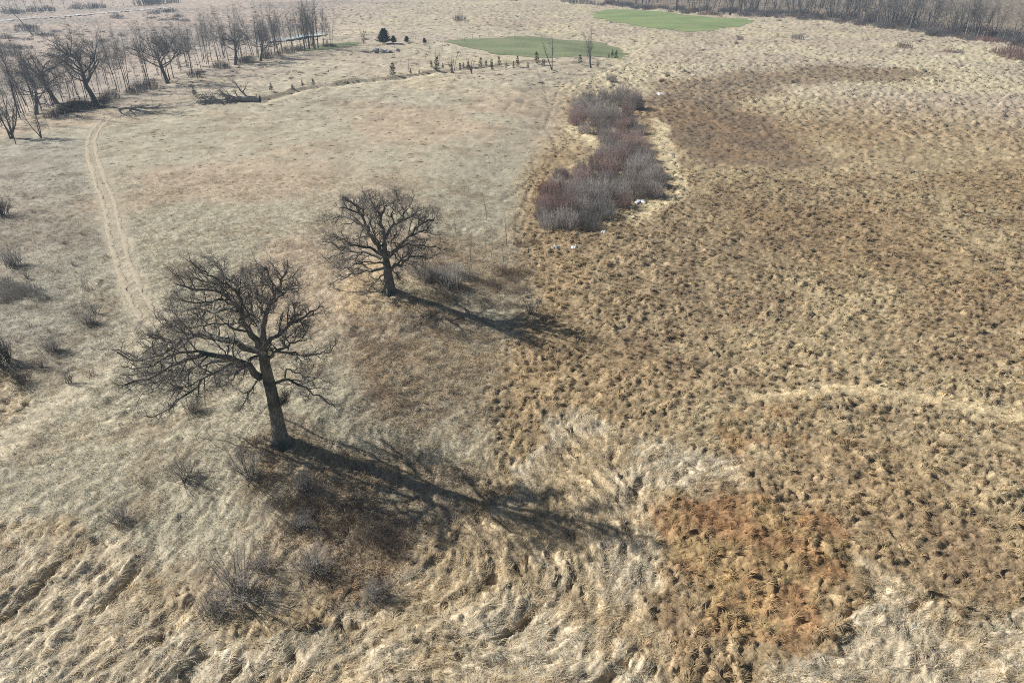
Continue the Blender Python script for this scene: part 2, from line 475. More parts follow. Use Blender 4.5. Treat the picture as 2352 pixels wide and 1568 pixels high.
def mat_bark(name, c1, c2, moss=None, scale=3.0, bump=.3):
    m, nt, b = nodes_mat(name)
    tc = nt.nodes.new('ShaderNodeTexCoord')
    mp = nt.nodes.new('ShaderNodeMapping'); mp.inputs['Scale'].default_value = (4, 4, 1)
    nt.links.new(tc.outputs['Object'], mp.inputs['Vector'])
    n = nt.nodes.new('ShaderNodeTexNoise'); n.inputs['Scale'].default_value = scale; n.inputs['Detail'].default_value = 6
    nt.links.new(mp.outputs[0], n.inputs['Vector'])
    cr = nt.nodes.new('ShaderNodeValToRGB')
    cr.color_ramp.elements[0].position = .35; cr.color_ramp.elements[1].position = .68
    cr.color_ramp.elements[0].color = (*c1, 1); cr.color_ramp.elements[1].color = (*c2, 1)
    nt.links.new(n.outputs['Fac'], cr.inputs[0])
    out = cr.outputs[0]
    if moss is not None:
        n3 = nt.nodes.new('ShaderNodeTexNoise'); n3.inputs['Scale'].default_value = .55; n3.inputs['Detail'].default_value = 5
        nt.links.new(tc.outputs['Object'], n3.inputs['Vector'])
        r3 = nt.nodes.new('ShaderNodeMapRange'); r3.inputs['From Min'].default_value = .5; r3.inputs['From Max'].default_value = .62
        nt.links.new(n3.outputs['Fac'], r3.inputs['Value'])
        mm = nt.nodes.new('ShaderNodeMix'); mm.data_type = 'RGBA'
        mm.inputs['B'].default_value = (*moss, 1)
        nt.links.new(r3.outputs[0], mm.inputs['Factor'])
        nt.links.new(out, mm.inputs['A'])
        out = mm.outputs['Result']
    nt.links.new(out, b.inputs['Base Color'])
    bu = nt.nodes.new('ShaderNodeBump'); bu.inputs['Strength'].default_value = bump; bu.inputs['Distance'].default_value = .08
    nt.links.new(n.outputs['Fac'], bu.inputs['Height']); nt.links.new(bu.outputs[0], b.inputs['Normal'])
    return m

def mat_noise(name, c1, c2, scale=2.0, rough=.95, detail=5, anis=(1, 1, 1), spec=.1):
    m, nt, b = nodes_mat(name)
    b.inputs['Roughness'].default_value = rough
    b.inputs['Specular IOR Level'].default_value = spec
    tc = nt.nodes.new('ShaderNodeTexCoord')
    mp = nt.nodes.new('ShaderNodeMapping'); mp.inputs['Scale'].default_value = anis
    nt.links.new(tc.outputs['Object'], mp.inputs['Vector'])
    n = nt.nodes.new('ShaderNodeTexNoise'); n.inputs['Scale'].default_value = scale; n.inputs['Detail'].default_value = detail
    nt.links.new(mp.outputs[0], n.inputs['Vector'])
    cr = nt.nodes.new('ShaderNodeValToRGB')
    cr.color_ramp.elements[0].position = .36; cr.color_ramp.elements[1].position = .66
    cr.color_ramp.elements[0].color = (*c1, 1); cr.color_ramp.elements[1].color = (*c2, 1)
    nt.links.new(n.outputs['Fac'], cr.inputs[0]); nt.links.new(cr.outputs[0], b.inputs['Base Color'])
    return m

M_GROUND = mat_ground()
M_BLADES = mat_blades()
M_OAK = mat_bark('oak_bark', (.10, .092, .08), (.28, .26, .225), moss=(.055, .075, .06), bump=.6)
M_TWIG = mat_noise('oak_twigs', (.13, .12, .108), (.24, .225, .205), 1.5)
M_WOOD = mat_bark('woodland_bark', (.07, .066, .062), (.17, .16, .148), scale=1.5)
M_WTWIG = mat_noise('woodland_twigs', (.13, .125, .12), (.23, .22, .21), 1.0)
M_PALEBARK = mat_noise('pale_bark', (.16, .15, .135), (.30, .28, .25), 1.0)
M_SHRUB = mat_noise('grey_shrub_stems', (.34, .32, .285), (.52, .49, .44), .8)
M_DOG = mat_noise('mauve_shrub_stems', (.27, .24, .22), (.43, .385, .36), .6)
M_RED = mat_noise('red_shrub_stems', (.20, .07, .075), (.30, .13, .13), .6)
M_BROWN = mat_noise('brown_brush_stems', (.14, .10, .07), (.26, .19, .14), .8)
M_DARKBUSH = mat_noise('dark_bush_stems', (.06, .055, .055), (.12, .11, .105), .8)
M_NEEDLE = mat_noise('conifer_needles', (.025, .042, .025), (.06, .085, .045), 1.5)
M_NEEDLE2 = mat_noise('young_conifer_needles', (.05, .065, .03), (.10, .11, .05), 1.5)
M_JUNIPER = mat_noise('blue_green_needles', (.028, .042, .04), (.055, .07, .06), 1.0)
M_DEADWOOD = mat_bark('bleached_dead_wood', (.16, .15, .135), (.34, .32, .29), scale=1.5)
M_SNOW = mat_noise('old_snow', (.42, .45, .48), (.74, .76, .78), 1.2, rough=.6)
M_TUBE = mat_noise('white_plastic', (.74, .73, .68), (.82, .81, .77), 2, rough=.5)
M_FIELD = mat_noise('winter_cereal', tuple(lin(100, 113, 80)), tuple(lin(124, 130, 98)), .035, anis=(1, 2.2, 1))
M_FIELD2 = mat_noise('bright_winter_cereal', tuple(lin(108, 128, 80)), tuple(lin(130, 144, 96)), .03, anis=(1, 2.2, 1))
def drill(m, ang):
    nt = m.node_tree; b = nt.nodes['Principled BSDF']; src = b.inputs['Base Color'].links[0].from_socket
    tc = nt.nodes.new('ShaderNodeTexCoord'); mp = nt.nodes.new('ShaderNodeMapping'); mp.inputs['Rotation'].default_value = (0, 0, ang)
    wv = nt.nodes.new('ShaderNodeTexWave'); wv.inputs['Scale'].default_value = .11; wv.inputs['Distortion'].default_value = 2.5; wv.inputs['Detail'].default_value = 4; wv.inputs['Detail Scale'].default_value = 2.5
    nt.links.new(tc.outputs['Object'], mp.inputs[0]); nt.links.new(mp.outputs[0], wv.inputs[0])
    nz = nt.nodes.new('ShaderNodeTexNoise'); nz.inputs['Scale'].default_value = .12; nz.inputs['Detail'].default_value = 8; nt.links.new(tc.outputs['Object'], nz.inputs[0])
    r1 = nt.nodes.new('ShaderNodeMapRange'); r1.inputs['To Min'].default_value = .0; r1.inputs['To Max'].default_value = .32; nt.links.new(wv.outputs['Fac'], r1.inputs[0])
    r2 = nt.nodes.new('ShaderNodeMapRange'); r2.inputs['From Min'].default_value = .48; r2.inputs['From Max'].default_value = .7; r2.inputs['To Max'].default_value = .55; nt.links.new(nz.outputs['Fac'], r2.inputs[0])
    mxx = nt.nodes.new('ShaderNodeMath'); mxx.operation = 'MAXIMUM'; nt.links.new(r1.outputs[0], mxx.inputs[0]); nt.links.new(r2.outputs[0], mxx.inputs[1])
    mm = nt.nodes.new('ShaderNodeMix'); mm.data_type = 'RGBA'; mm.inputs['B'].default_value = (*lin(134, 126, 100), 1)
    nt.links.new(mxx.outputs[0], mm.inputs['Factor']); nt.links.new(src, mm.inputs['A']); nt.links.new(mm.outputs['Result'], b.inputs['Base Color'])
drill(M_FIELD, .12); drill(M_FIELD2, -.2)
M_TRACK = mat_noise('worn_track', tuple(lin(158, 147, 127)), tuple(lin(178, 165, 143)), 1.3)
M_ICE = mat_noise('pond_ice', (.30, .42, .46), (.46, .56, .58), .15, rough=.6, spec=.3)
M_STONE = mat_noise('pile_rubble', (.14, .14, .14), (.42, .42, .42), 1.2)

# ------------------------------------------------------------------ the ground: one sheet, finer towards the near side
def build_ground():
    rows = [14.0]
    while rows[-1] < 760: rows.append(rows[-1] * 1.0051)
    rows += [850, 1000, 1250, 1600, 2200, 3000, 4000]
    rows = [-400, -60, 4, 10] + rows
    ys = np.array(rows); nr = len(ys)
    nc = 810
    t = np.linspace(-1, 1, nc)
    half = 0.86 * np.maximum(ys, 14) + 14
    half = np.where(ys > 760, half * (1 + (ys - 760) / 900), half)
    half[:3] = 400
    X = t[None, :] * half[:, None]; Y = np.repeat(ys[:, None], nc, 1)
    x, y = X.ravel(), Y.ravel()
    m = masks(x, y)
    c, n2, n3 = grass_colour(x, y, m)
    rz, tone = relief(x, y, m, True)
    z = macro(x, y) + rz * sstep(8, 14, y) * (1 - sstep(700, 800, y))
    sf, sm = sample(S_FINE, x, y), sample(S_MID, x, y)
    v = 1 + .17 * np.clip(sf, -2, 2) + .07 * np.clip(sm, -2, 2)
    v = v * (.82 + .36 * fbm(x / .45, y / .45, 3, 2)) * (.8 + .4 * n3) * (.78 + .44 * tone)
    # far pasture: rank tufts among the pale grass
    far = sstep(120, 220, np.hypot(x, y))
    v = v * (1 + far * .55 * (fbm(x / 2.6, y / 2.2, 5, 4) - .5))
    c = c * v[:, None]
    fd = seg_dist(x, y, FURROW)
    w = np.clip(np.exp(-(fd / 1.3) ** 2) * (fbm(x / 5, y / 5, 3, 2) > .42), 0, 1)[:, None] * .75
    c = c * (1 - w) + lin(96, 84, 70) * w
    td = seg_dist(x, y, TRACK_XY)
    w = (sstep(2.3, .9, td + 1.1 * (fbm(x / 1.5, y / 1.5, 2, 3) - .5)) * .7)[:, None]
    c = c * (1 - w) + lin(158, 147, 126) * w * v[:, None]
    idx = np.arange(nr * nc).reshape(nr, nc)
    f = np.stack([idx[:-1, :-1], idx[:-1, 1:], idx[1:, 1:], idx[1:, :-1]], -1).reshape(-1)
    me = new_mesh('ground', np.stack([x, y, z], 1), f, 4, smooth=True)
    color_attr(me, 'Col', np.clip(c, 0, .9))
    g = obj('ground', me, M_GROUND)
    tag(g, 'dead grass meadow and marsh ground running to the horizon', 'ground', kind='structure')
build_ground()

def sheet(name, pts, mat, lift, cell, label, cat, warp=0.0):
    """a sheet following the land inside an outline"""
    pl = poly_xy(pts)
    lo, hi = pl.min(0), pl.max(0)
    nx = max(4, int((hi[0] - lo[0]) / cell)); ny = max(4, int((hi[1] - lo[1]) / cell))
    X, Y = np.meshgrid(np.linspace(lo[0], hi[0], nx), np.linspace(lo[1], hi[1], ny))
    x, y = X.ravel(), Y.ravel()
    wx = x + warp * (fbm(x / 9, y / 9, 2, 3) - .5); wy = y + warp * (fbm(x / 9, y / 9, 6, 3) - .5)
    ok = inside(wx, wy, pl)
    z = macro(x, y) + lift
    idx = np.arange(nx * ny).reshape(ny, nx)
    q = np.stack([idx[:-1, :-1], idx[:-1, 1:], idx[1:, 1:], idx[1:, :-1]], -1).reshape(-1, 4)
    q = q[ok[q].all(1)]
    used, inv = np.unique(q, return_inverse=True)
    v = np.stack([x, y, z], 1)[used]
    o = obj(name, new_mesh(name, v, inv.ravel(), 4, True), mat)
    return tag(o, label, cat, kind='structure')

sheet('field', GREEN_FIELDS[0], M_FIELD, .10, .7, 'dull green sown field behind two thin bare trees', 'field', 9)
sheet('field', GREEN_FIELDS[1], M_FIELD2, .12, 1.5, 'bright green sown field along the far wood', 'field', 10)
sheet('field', GREEN_FIELDS[2], M_FIELD, .10, 1.0, 'narrow green strip beside the tall tree group', 'field', 3)
sheet('pond', [(600, 101), (640, 93), (700, 83), (752, 79), (756, 82), (720, 87), (660, 96), (610, 103)], M_ICE, .75, 2.0,
      'pale blue frozen pond showing through the tree row', 'pond', 4)
sheet('pond', [(-20, 43), (120, 33.5), (260, 23.5), (400, 11.5), (400, 13), (260, 25), (120, 35), (-20, 45)], M_SNOW, .75, 2.0,
      'thin snowy ice strip along the foot of the far tree row', 'ice', 3)

def build_track():
    pl = []
    for a, b in zip(TRACK_XY[:-1], TRACK_XY[1:]):
        for k in range(48): pl.append(a + (b - a) * k / 48)
    pl = np.array(pl)
    for _ in range(160):
        pl[1:-1] = (pl[:-2] + pl[1:-1] * 2 + pl[2:]) / 4
    tan = np.gradient(pl, axis=0); tan /= np.linalg.norm(tan, axis=1)[:, None]
    nrm = np.stack([-tan[:, 1], tan[:, 0]], 1)
    root = empty('track', (0, 0, 0)); tag(root, 'pale two rut farm track curving up the grass slope', 'track', kind='structure')
    for s in (-.85, .85):
        offs = np.array([-.42, -.25, 0, .25, .42])
        jr = np.random.RandomState(15 + int(s * 10))
        along_ = np.arange(len(pl)) * .5
        wob = (fbm(along_ / 7, along_ * 0 + s, 2, 3) - .5)[:, None]
        w = offs[None, :] * (.8 + 1.0 * wob) + s + .5 * wob + np.array([1, .3, 0, .3, 1])[None, :] * jr.normal(0, .10, (len(pl), 5))
        q = pl[:, None, :] + nrm[:, None, :] * w[:, :, None]
        x, y = q[..., 0].ravel(), q[..., 1].ravel()
        z = macro(x, y) + np.tile(np.array([.02, .045, .03, .045, .02]), len(pl))
        idx = np.arange(len(x)).reshape(len(pl), 5)
        f = np.stack([idx[:-1, :-1], idx[:-1, 1:], idx[1:, 1:], idx[1:, :-1]], -1).reshape(-1)
        obj('wheel_rut', new_mesh('wheel_rut', np.stack([x, y, z], 1), f, 4, True), M_TRACK, root)
build_track()

# ------------------------------------------------------------------ grass: tufts set out on the land (uncountable, one object for each kind)
def tuft_mesh(name, n, seed, kind):
    rng = np.random.RandomState(seed)
    V, F, S = [], [], []
    for i in range(n):
        if kind == 'tussock':            # falls away from a crown, mostly to one side
            a = rng.uniform(-math.pi, math.pi); r0 = rng.uniform(0, .16)
            if rng.rand() < .85: a = rng.normal(0, .62)
            base = np.array((math.cos(a) * r0 - .08, math.sin(a) * r0, .0))
            L = rng.uniform(.55, 1.0); up = rng.uniform(.5, 1.15); w = rng.uniform(.022, .045); K = 4
            if i < 18: L = rng.uniform(.45, .8); w = rng.uniform(.05, .09); up = rng.uniform(.35, .9)
        elif kind == 'lodged':           # straw lying mostly along +x, tangled
            a = rng.normal(0, .45)
            base = np.array((rng.uniform(-.5, .3), rng.normal(0, .2), .0))
            L = rng.uniform(.6, 1.2); up = rng.uniform(.2, .8); w = rng.uniform(.02, .04); K = 4
        else:                            # short upland grass
            a = rng.uniform(-math.pi, math.pi)
            base = np.array((rng.normal(0, .13), rng.normal(0, .13), .0))
            L = rng.uniform(.25, .5); up = rng.uniform(.35, 1.2); w = rng.uniform(.015, .03); K = 3
        d = np.array((math.cos(a), math.sin(a), 0)); side = np.array((-d[1], d[0], 0))
        pos = base.copy(); th = up
        b0 = len(V) * 1
        for k in range(K + 1):
            ww = w * (1 - .75 * k / K)
            V.append(pos - side * ww * .5); V.append(pos + side * ww * .5)
            S.append(0); S.append(0)
            pos = pos + (d * math.cos(th) + np.array((0, 0, math.sin(th)))) * L / K
            th -= (up + .55) / K * 1.35
            a2 = rng.normal(0, .16); d = d * math.cos(a2) + side * math.sin(a2); side = np.array((-d[1], d[0], 0))
        for k in range(K):
            q = b0 + 2 * k
            F += [q, q + 1, q + 3, q + 2]
        sh = np.clip(rng.normal(1.0, .27), .45, 1.6)
        tone = np.array((1, rng.uniform(.96, 1.03), rng.uniform(.86, 1.08))) * sh
        S[-2 * (K + 1):] = [tone] * (2 * (K + 1))
    me = new_mesh(name, np.array(V), np.array(F), 4)
    color_attr(me, 'shade', np.array(S))
    me.materials.append(M_BLADES)
    return me

def scatter(name, label, cat, pts, rot, scl, tint, protos):
    """one stuff object: a point set that carries a tuft at each point"""
    src = bpy.data.collections.new(name + '_tufts')
    for i, me in enumerate(protos):
        src.objects.link(bpy.data.objects.new('tuft_%d' % i, me))
    n = len(pts)
    me = bpy.data.meshes.new(name)
    me.vertices.add(n); me.vertices.foreach_set('co', np.asarray(pts, np.float32).ravel())
    a = me.attributes.new('rot', 'FLOAT_VECTOR', 'POINT'); a.data.foreach_set('vector', np.asarray(rot, np.float32).ravel())
    a = me.attributes.new('scl', 'FLOAT_VECTOR', 'POINT'); a.data.foreach_set('vector', np.asarray(scl, np.float32).ravel())
    a = me.attributes.new('tint', 'FLOAT_VECTOR', 'POINT'); a.data.foreach_set('vector', np.asarray(tint, np.float32).ravel())
    a = me.attributes.new('pick', 'INT', 'POINT'); a.data.foreach_set('value', np.random.RandomState(3).randint(0, len(protos), n).astype(np.int32))
    o = obj(name, me)
    ng = bpy.data.node_groups.new(name + '_nodes', 'GeometryNodeTree')
    ng.interface.new_socket('Geometry', in_out='INPUT', socket_type='NodeSocketGeometry')
    ng.interface.new_socket('Geometry', in_out='OUTPUT', socket_type='NodeSocketGeometry')
    N = ng.nodes; L = ng.links
    gi = N.new('NodeGroupInput'); go = N.new('NodeGroupOutput')
    ci = N.new('GeometryNodeCollectionInfo'); ci.inputs['Collection'].default_value = src
    ci.inputs['Separate Children'].default_value = True; ci.inputs['Reset Children'].default_value = True
    ip = N.new('GeometryNodeInstanceOnPoints'); ip.inputs['Pick Instance'].default_value = True
    def attr(nm, t):
        k = N.new('GeometryNodeInputNamedAttribute'); k.data_type = t; k.inputs['Name'].default_value = nm
        return k.outputs['Attribute']
    L.new(gi.outputs[0], ip.inputs['Points']); L.new(ci.outputs[0], ip.inputs['Instance'])
    L.new(attr('pick', 'INT'), ip.inputs['Instance Index'])
    L.new(attr('rot', 'FLOAT_VECTOR'), ip.inputs['Rotation']); L.new(attr('scl', 'FLOAT_VECTOR'), ip.inputs['Scale'])
    L.new(ip.outputs[0], go.inputs[0])
    md = o.modifiers.new('tufts', 'NODES'); md.node_group = ng
    return tag(o, label, cat, kind='stuff')

def in_view(x, y, pad=4):
    """on the land the picture takes in, with a margin for a step aside"""
    return (np.abs(x) < .84 * y + 10 + pad) & (y > 17)

def jitter_grid(x0, x1, y0, y1, c, s):
    i, j = np.meshgrid(np.arange(math.floor(x0 / c), math.ceil(x1 / c)), np.arange(math.floor(y0 / c), math.ceil(y1 / c)))
    i, j = i.ravel().astype(float), j.ravel().astype(float)
    return (i + .15 + .7 * hash2(i, j, s)) * c, (j + .15 + .7 * hash2(i, j, s + 1)) * c, hash2(i, j, s + 2)

def grass_points(x, y, keep_fn, seed, tint_gain=1.0):
    k = in_view(x, y); x, y = x[k], y[k]
    m = masks(x, y)
    rng = np.random.RandomState(seed)
    w = keep_fn(m, x, y) * (1 - smooth_zone(x, y)) * (1 - .6 * m['oldtrack'])
    k = rng.rand(len(x)) < w
    x, y = x[k], y[k]; m = {a: b[k] for a, b in m.items()}
    c, n2, n3 = grass_colour(x, y, m)
    z = macro(x, y) + relief(x, y, m)
    c = c * (tint_gain * np.clip(rng.normal(1, .22, len(x)), .5, 1.6))[:, None]
    c = c * (1 + .05 * rng.randn(len(x), 1) * np.array([[1, 0, -1.2]]))
    return x, y, z, c, m, rng

def build_grass():
    # marsh tussocks, one on each lobe of the hummocky ground
    def cells(x0, x1, y0, y1, kind):
        c = LOBES[kind][0]
        i, j = np.meshgrid(np.arange(math.floor(x0 / c), math.ceil(x1 / c)), np.arange(math.floor(y0 / c), math.ceil(y1 / c)))
        return lobe_centres(i.ravel().astype(float), j.ravel().astype(float), kind)
    px, py, rnd, an = cells(-105, 125, 17, 140, 'marsh')
    look = {(round(a, 3), round(b, 3)): (r, g) for a, b, r, g in zip(px, py, rnd, an)}
    x, y, z, c, m, rng = grass_points(px, py, lambda m, x, y: np.clip((1 - m['upland']) * (1 - m['lodged'] * .8) * (1 - .6 * m['lane']), 0, 1) * (1 - sstep(110, 140, y) * .4), 1, 1.15)
    n = len(x)
    rg = np.array([look[(round(a, 3), round(b, 3))] for a, b in zip(x, y)])
    ang = rg[:, 1] + rng.normal(0, .25, n)
    s = (.5 + .55 * rg[:, 0]) * rng.uniform(.8, 1.2, n)
    scatter('marsh_tussocks', 'tussocks of dead marsh grass covering the wet meadow', 'grass', np.stack([x, y, z - .10], 1),
            np.stack([rng.normal(0, .15, n), rng.normal(0, .15, n), ang], 1), np.stack([s, s * .9, s * rng.uniform(.6, 1.1, n)], 1), c,
            [tuft_mesh('tussock_%d' % k, 38, 40 + k, 'tussock') for k in range(6)])
    # marsh grass farther out: larger, sparser clumps
    x, y, r = jitter_grid(-160, 260, 130, 290, 1.35, 61)
    x, y, z, c, m, rng = grass_points(x, y, lambda m, x, y: np.clip(1 - m['upland'], 0, 1) * .8 * sstep(135, 155, y), 4, 1.1)
    n = len(x); s = rng.uniform(.7, 1.5, n)
    scatter('marsh_tussocks', 'far marsh grass clumps thinning towards the wood', 'grass', np.stack([x, y, z - .08], 1),
            np.stack([0 * x, 0 * x, rng.uniform(0, 6.28, n)], 1), np.stack([s, s, s * .75], 1), c,
            [tuft_mesh('far_tussock_%d' % k, 22, 80 + k, 'tussock') for k in range(3)])
    # lodged straw
    x, y, r = jitter_grid(-60, 64, 17, 66, .34, 31)
    x, y, z, c, m, rng = grass_points(x, y, lambda m, x, y: m['lodged'] + .25 * m['lane'] + .3 * m['knoll'], 2, 1.1)
    n = len(x)
    ang = flow_angle(x, y) + np.where(rng.rand(n) < .3, rng.uniform(-3.1, 3.1, n), rng.normal(0, .6, n))
    s = rng.uniform(.35, .85, n)
    scatter('lodged_grass', 'long pale straw flattened in swirls over the low meadow', 'grass', np.stack([x, y, z - .03], 1),
            np.stack([rng.normal(0, .1, n), rng.normal(0, .1, n), ang], 1), np.stack([s, s, s * rng.uniform(.6, 1.3, n)], 1), c,
            [tuft_mesh('straw_%d' % k, 15, 60 + k, 'lodged') for k in range(6)])
    # short upland grass
    x, y, r = jitter_grid(-110, 40, 17, 130, .45, 51)
    x, y, z, c, m, rng = grass_points(x, y, lambda m, x, y: np.clip(m['upland'] * (1 - m['lodged']) + .6 * m['brush'], 0, 1) * (.9 - .55 * sstep(70, 130, y)), 3, 1.08)
    n = len(x)
    s = rng.uniform(.6, 1.35, n) * (1 + .35 * m['brush'])
    scatter('upland_grass', 'short dry grass on the rise around the two oaks', 'grass', np.stack([x, y, z - .02], 1),
            np.stack([rng.normal(0, .15, n), rng.normal(0, .15, n), rng.uniform(0, 6.28, n)], 1), np.stack([s, s, s * rng.uniform(.6, 1.3, n)], 1), c,
            [tuft_mesh('short_grass_%d' % k, 16, 20 + k, 'short') for k in range(5)])
    # rough pasture farther off: scattered ranker clumps
    for lo, hi, cell, smin, smax, dens, seed, lab in ((118, 250, 1.15, .6, 1.5, .5, 7, 'dry tufts on the upland slope between knoll oak and furrow'), (225, 620, 4.2, 1.6, 3.6, .7, 8, 'rank dead clumps dotted over the far rough pasture')):
        x, y, r = jitter_grid(-520, 520, lo, hi, cell, 71 + seed)
        far_ = lo > 200
        x, y, z, c, m, rng = grass_points(x, y, lambda m, x, y: (np.ones_like(x) if far_ else m['upland']) * dens * sstep(lo, lo + 15, y), seed, 1.0)
        n = len(x); s = rng.uniform(smin, smax, n) * (.6 + .8 * rng.rand(n) ** 2)
        c = c * rng.choice([.6, .8, 1.0, 1.1], n)[:, None]
        scatter('pasture_tufts', lab, 'grass', np.stack([x, y, z - .08], 1), np.stack([0 * x, 0 * x, rng.uniform(0, 6.28, n)], 1), np.stack([s, s, s * .5], 1), c,
                [tuft_mesh('pasture_tuft_%d_%d' % (seed, k), 18, 180 + 10 * seed + k, 'tussock') for k in range(3)])
build_grass()

# ------------------------------------------------------------------ branch work
def unit(v): return v / (np.linalg.norm(v, axis=-1, keepdims=True) + 1e-9)

def walk(p0, d0, length, K, crook, up, rng, droop=0.0):
    N = len(p0); pts = np.zeros((N, K + 1, 3)); pts[:, 0] = p0; d = unit(d0)
    step = (length / K)[:, None]
    for k in range(K):
        d = unit(d + rng.normal(0, crook, (N, 3)) + np.array((0, 0, up - droop * k / K)))
        pts[:, k + 1] = pts[:, k] + d * step
    return pts

def tubes(pts, rad, S):
    """pts (N,K,3), rad (N,K) -> verts, quads"""
    N, K, _ = pts.shape
    if N == 0: return np.zeros((0, 3)), np.zeros((0, 4), int)
    tan = np.gradient(pts, axis=1); tan = unit(tan)
    ref = np.where(np.abs(tan[:, :1, 2:3]) > .8, np.array((1., 0, 0)), np.array((0, 0, 1.)))
    a = unit(np.cross(tan, np.broadcast_to(ref, tan.shape))); b = np.cross(tan, a)
    th = np.linspace(0, 2 * math.pi, S, endpoint=False)
    v = pts[:, :, None, :] + rad[:, :, None, None] * (a[:, :, None, :] * np.cos(th)[None, None, :, None] + b[:, :, None, :] * np.sin(th)[None, None, :, None])
    idx = np.arange(N * K * S).reshape(N, K, S); nx = np.roll(idx, -1, 2)
    q = np.stack([idx[:, :-1], nx[:, :-1], nx[:, 1:], idx[:, 1:]], -1).reshape(-1, 4)
    return v.reshape(-1, 3), q

def join(parts):
    V, Q, o = [], [], 0
    for v, q in parts:
        V.append(v); Q.append(q + o); o += len(v)
    return np.concatenate(V), np.concatenate(Q)

def tube_mesh(name, sets, smooth=True):
    v, q = join([tubes(p, r, s) for p, r, s in sets])
    return new_mesh(name, v, q.ravel(), 4, smooth)

def taper(r0, K, end=.25, p=1.0):
    t = np.linspace(0, 1, K)
    return r0[:, None] * (1 - (1 - end) * t[None, :] ** p)

def branch(pts, rad, M, rng, t0=.2, t1=1.0, ang=(.5, 1.0), lf=(.35, .6), K=5, crook=.2, up=.05, rmax=.06, rfrac=.6, rend=.25, lmin=.15, tipshort=.75):
    """M side shoots from every branch: returns pts, rad, parent index"""
    N, Kp, _ = pts.shape
    t = (t0 + (t1 - t0) * (np.arange(M)[None, :] + rng.rand(N, M)) / M)
    f = t * (Kp - 1); i = np.clip(f.astype(int), 0, Kp - 2); w = (f - i)[..., None]
    n = np.arange(N)[:, None]
    p = pts[n, i] * (1 - w) + pts[n, i + 1] * w
    r = rad[n, i] * (1 - w[..., 0]) + rad[n, i + 1] * w[..., 0]
    tan = unit(pts[n, i + 1] - pts[n, i])
    rv = unit(rng.normal(0, 1, tan.shape) + np.array((0, 0, .25)))
    perp = unit(rv - (rv * tan).sum(-1, keepdims=True) * tan)
    a = rng.uniform(ang[0], ang[1], (N, M))[..., None]
    d = tan * np.cos(a) + perp * np.sin(a)
    L = np.linalg.norm(np.diff(pts, axis=1), axis=2).sum(1)[:, None]
    ln = np.maximum(L * rng.uniform(lf[0], lf[1], (N, M)) * (1 - tipshort * t * .7), lmin)
    P_ = walk(p.reshape(-1, 3), d.reshape(-1, 3), ln.ravel(), K, crook, up, rng)
    R_ = taper(np.minimum(r.ravel() * rfrac, rmax), K + 1, rend)
    return P_, R_, np.repeat(np.arange(N), M)

def resample(pl, K):
    pl = np.asarray(pl, float)
    # smooth curve through the points
    s = np.concatenate([[0], np.cumsum(np.linalg.norm(np.diff(pl, axis=0), axis=1))])
    u = np.linspace(0, s[-1], K)
    out = np.stack([np.interp(u, s, pl[:, k]) for k in range(3)], 1)
    sm = out.copy(); sm[1:-1] = (out[:-2] + out[1:-1] * 2 + out[2:]) / 4
    return sm

def trunk_mesh(name, pl, rad, S=16, flare=1.6, seed=0):
    pl = resample(pl, 18); K = len(pl)
    t = np.linspace(0, 1, K)
    r = np.interp(t, np.linspace(0, 1, len(rad)), rad)
    r = r * (1 + (flare - 1) * np.exp(-t * K / 1.6))
    v, q = tubes(pl[None], r[None], S)
    # fluted, lumpy bark
    rng = np.random.RandomState(seed)
    ph = rng.uniform(0, 6.28, 4)
    vv = v.reshape(K, S, 3); c = pl[:, None, :]
    th = np.linspace(0, 2 * math.pi, S, endpoint=False)[None, :]
    g = 1 + .05 * np.sin(3 * th + ph[0] + t[:, None] * 4) + .04 * np.sin(5 * th + ph[1] - t[:, None] * 6) + .03 * rng.randn(K, S)
    g = g + .16 * np.exp(-t[:, None] * 9) * np.sin(5 * th + ph[2])
    v = (c + (vv - c) * g[..., None]).reshape(-1, 3)
    return new_mesh(name, v, q.ravel(), 4, True)

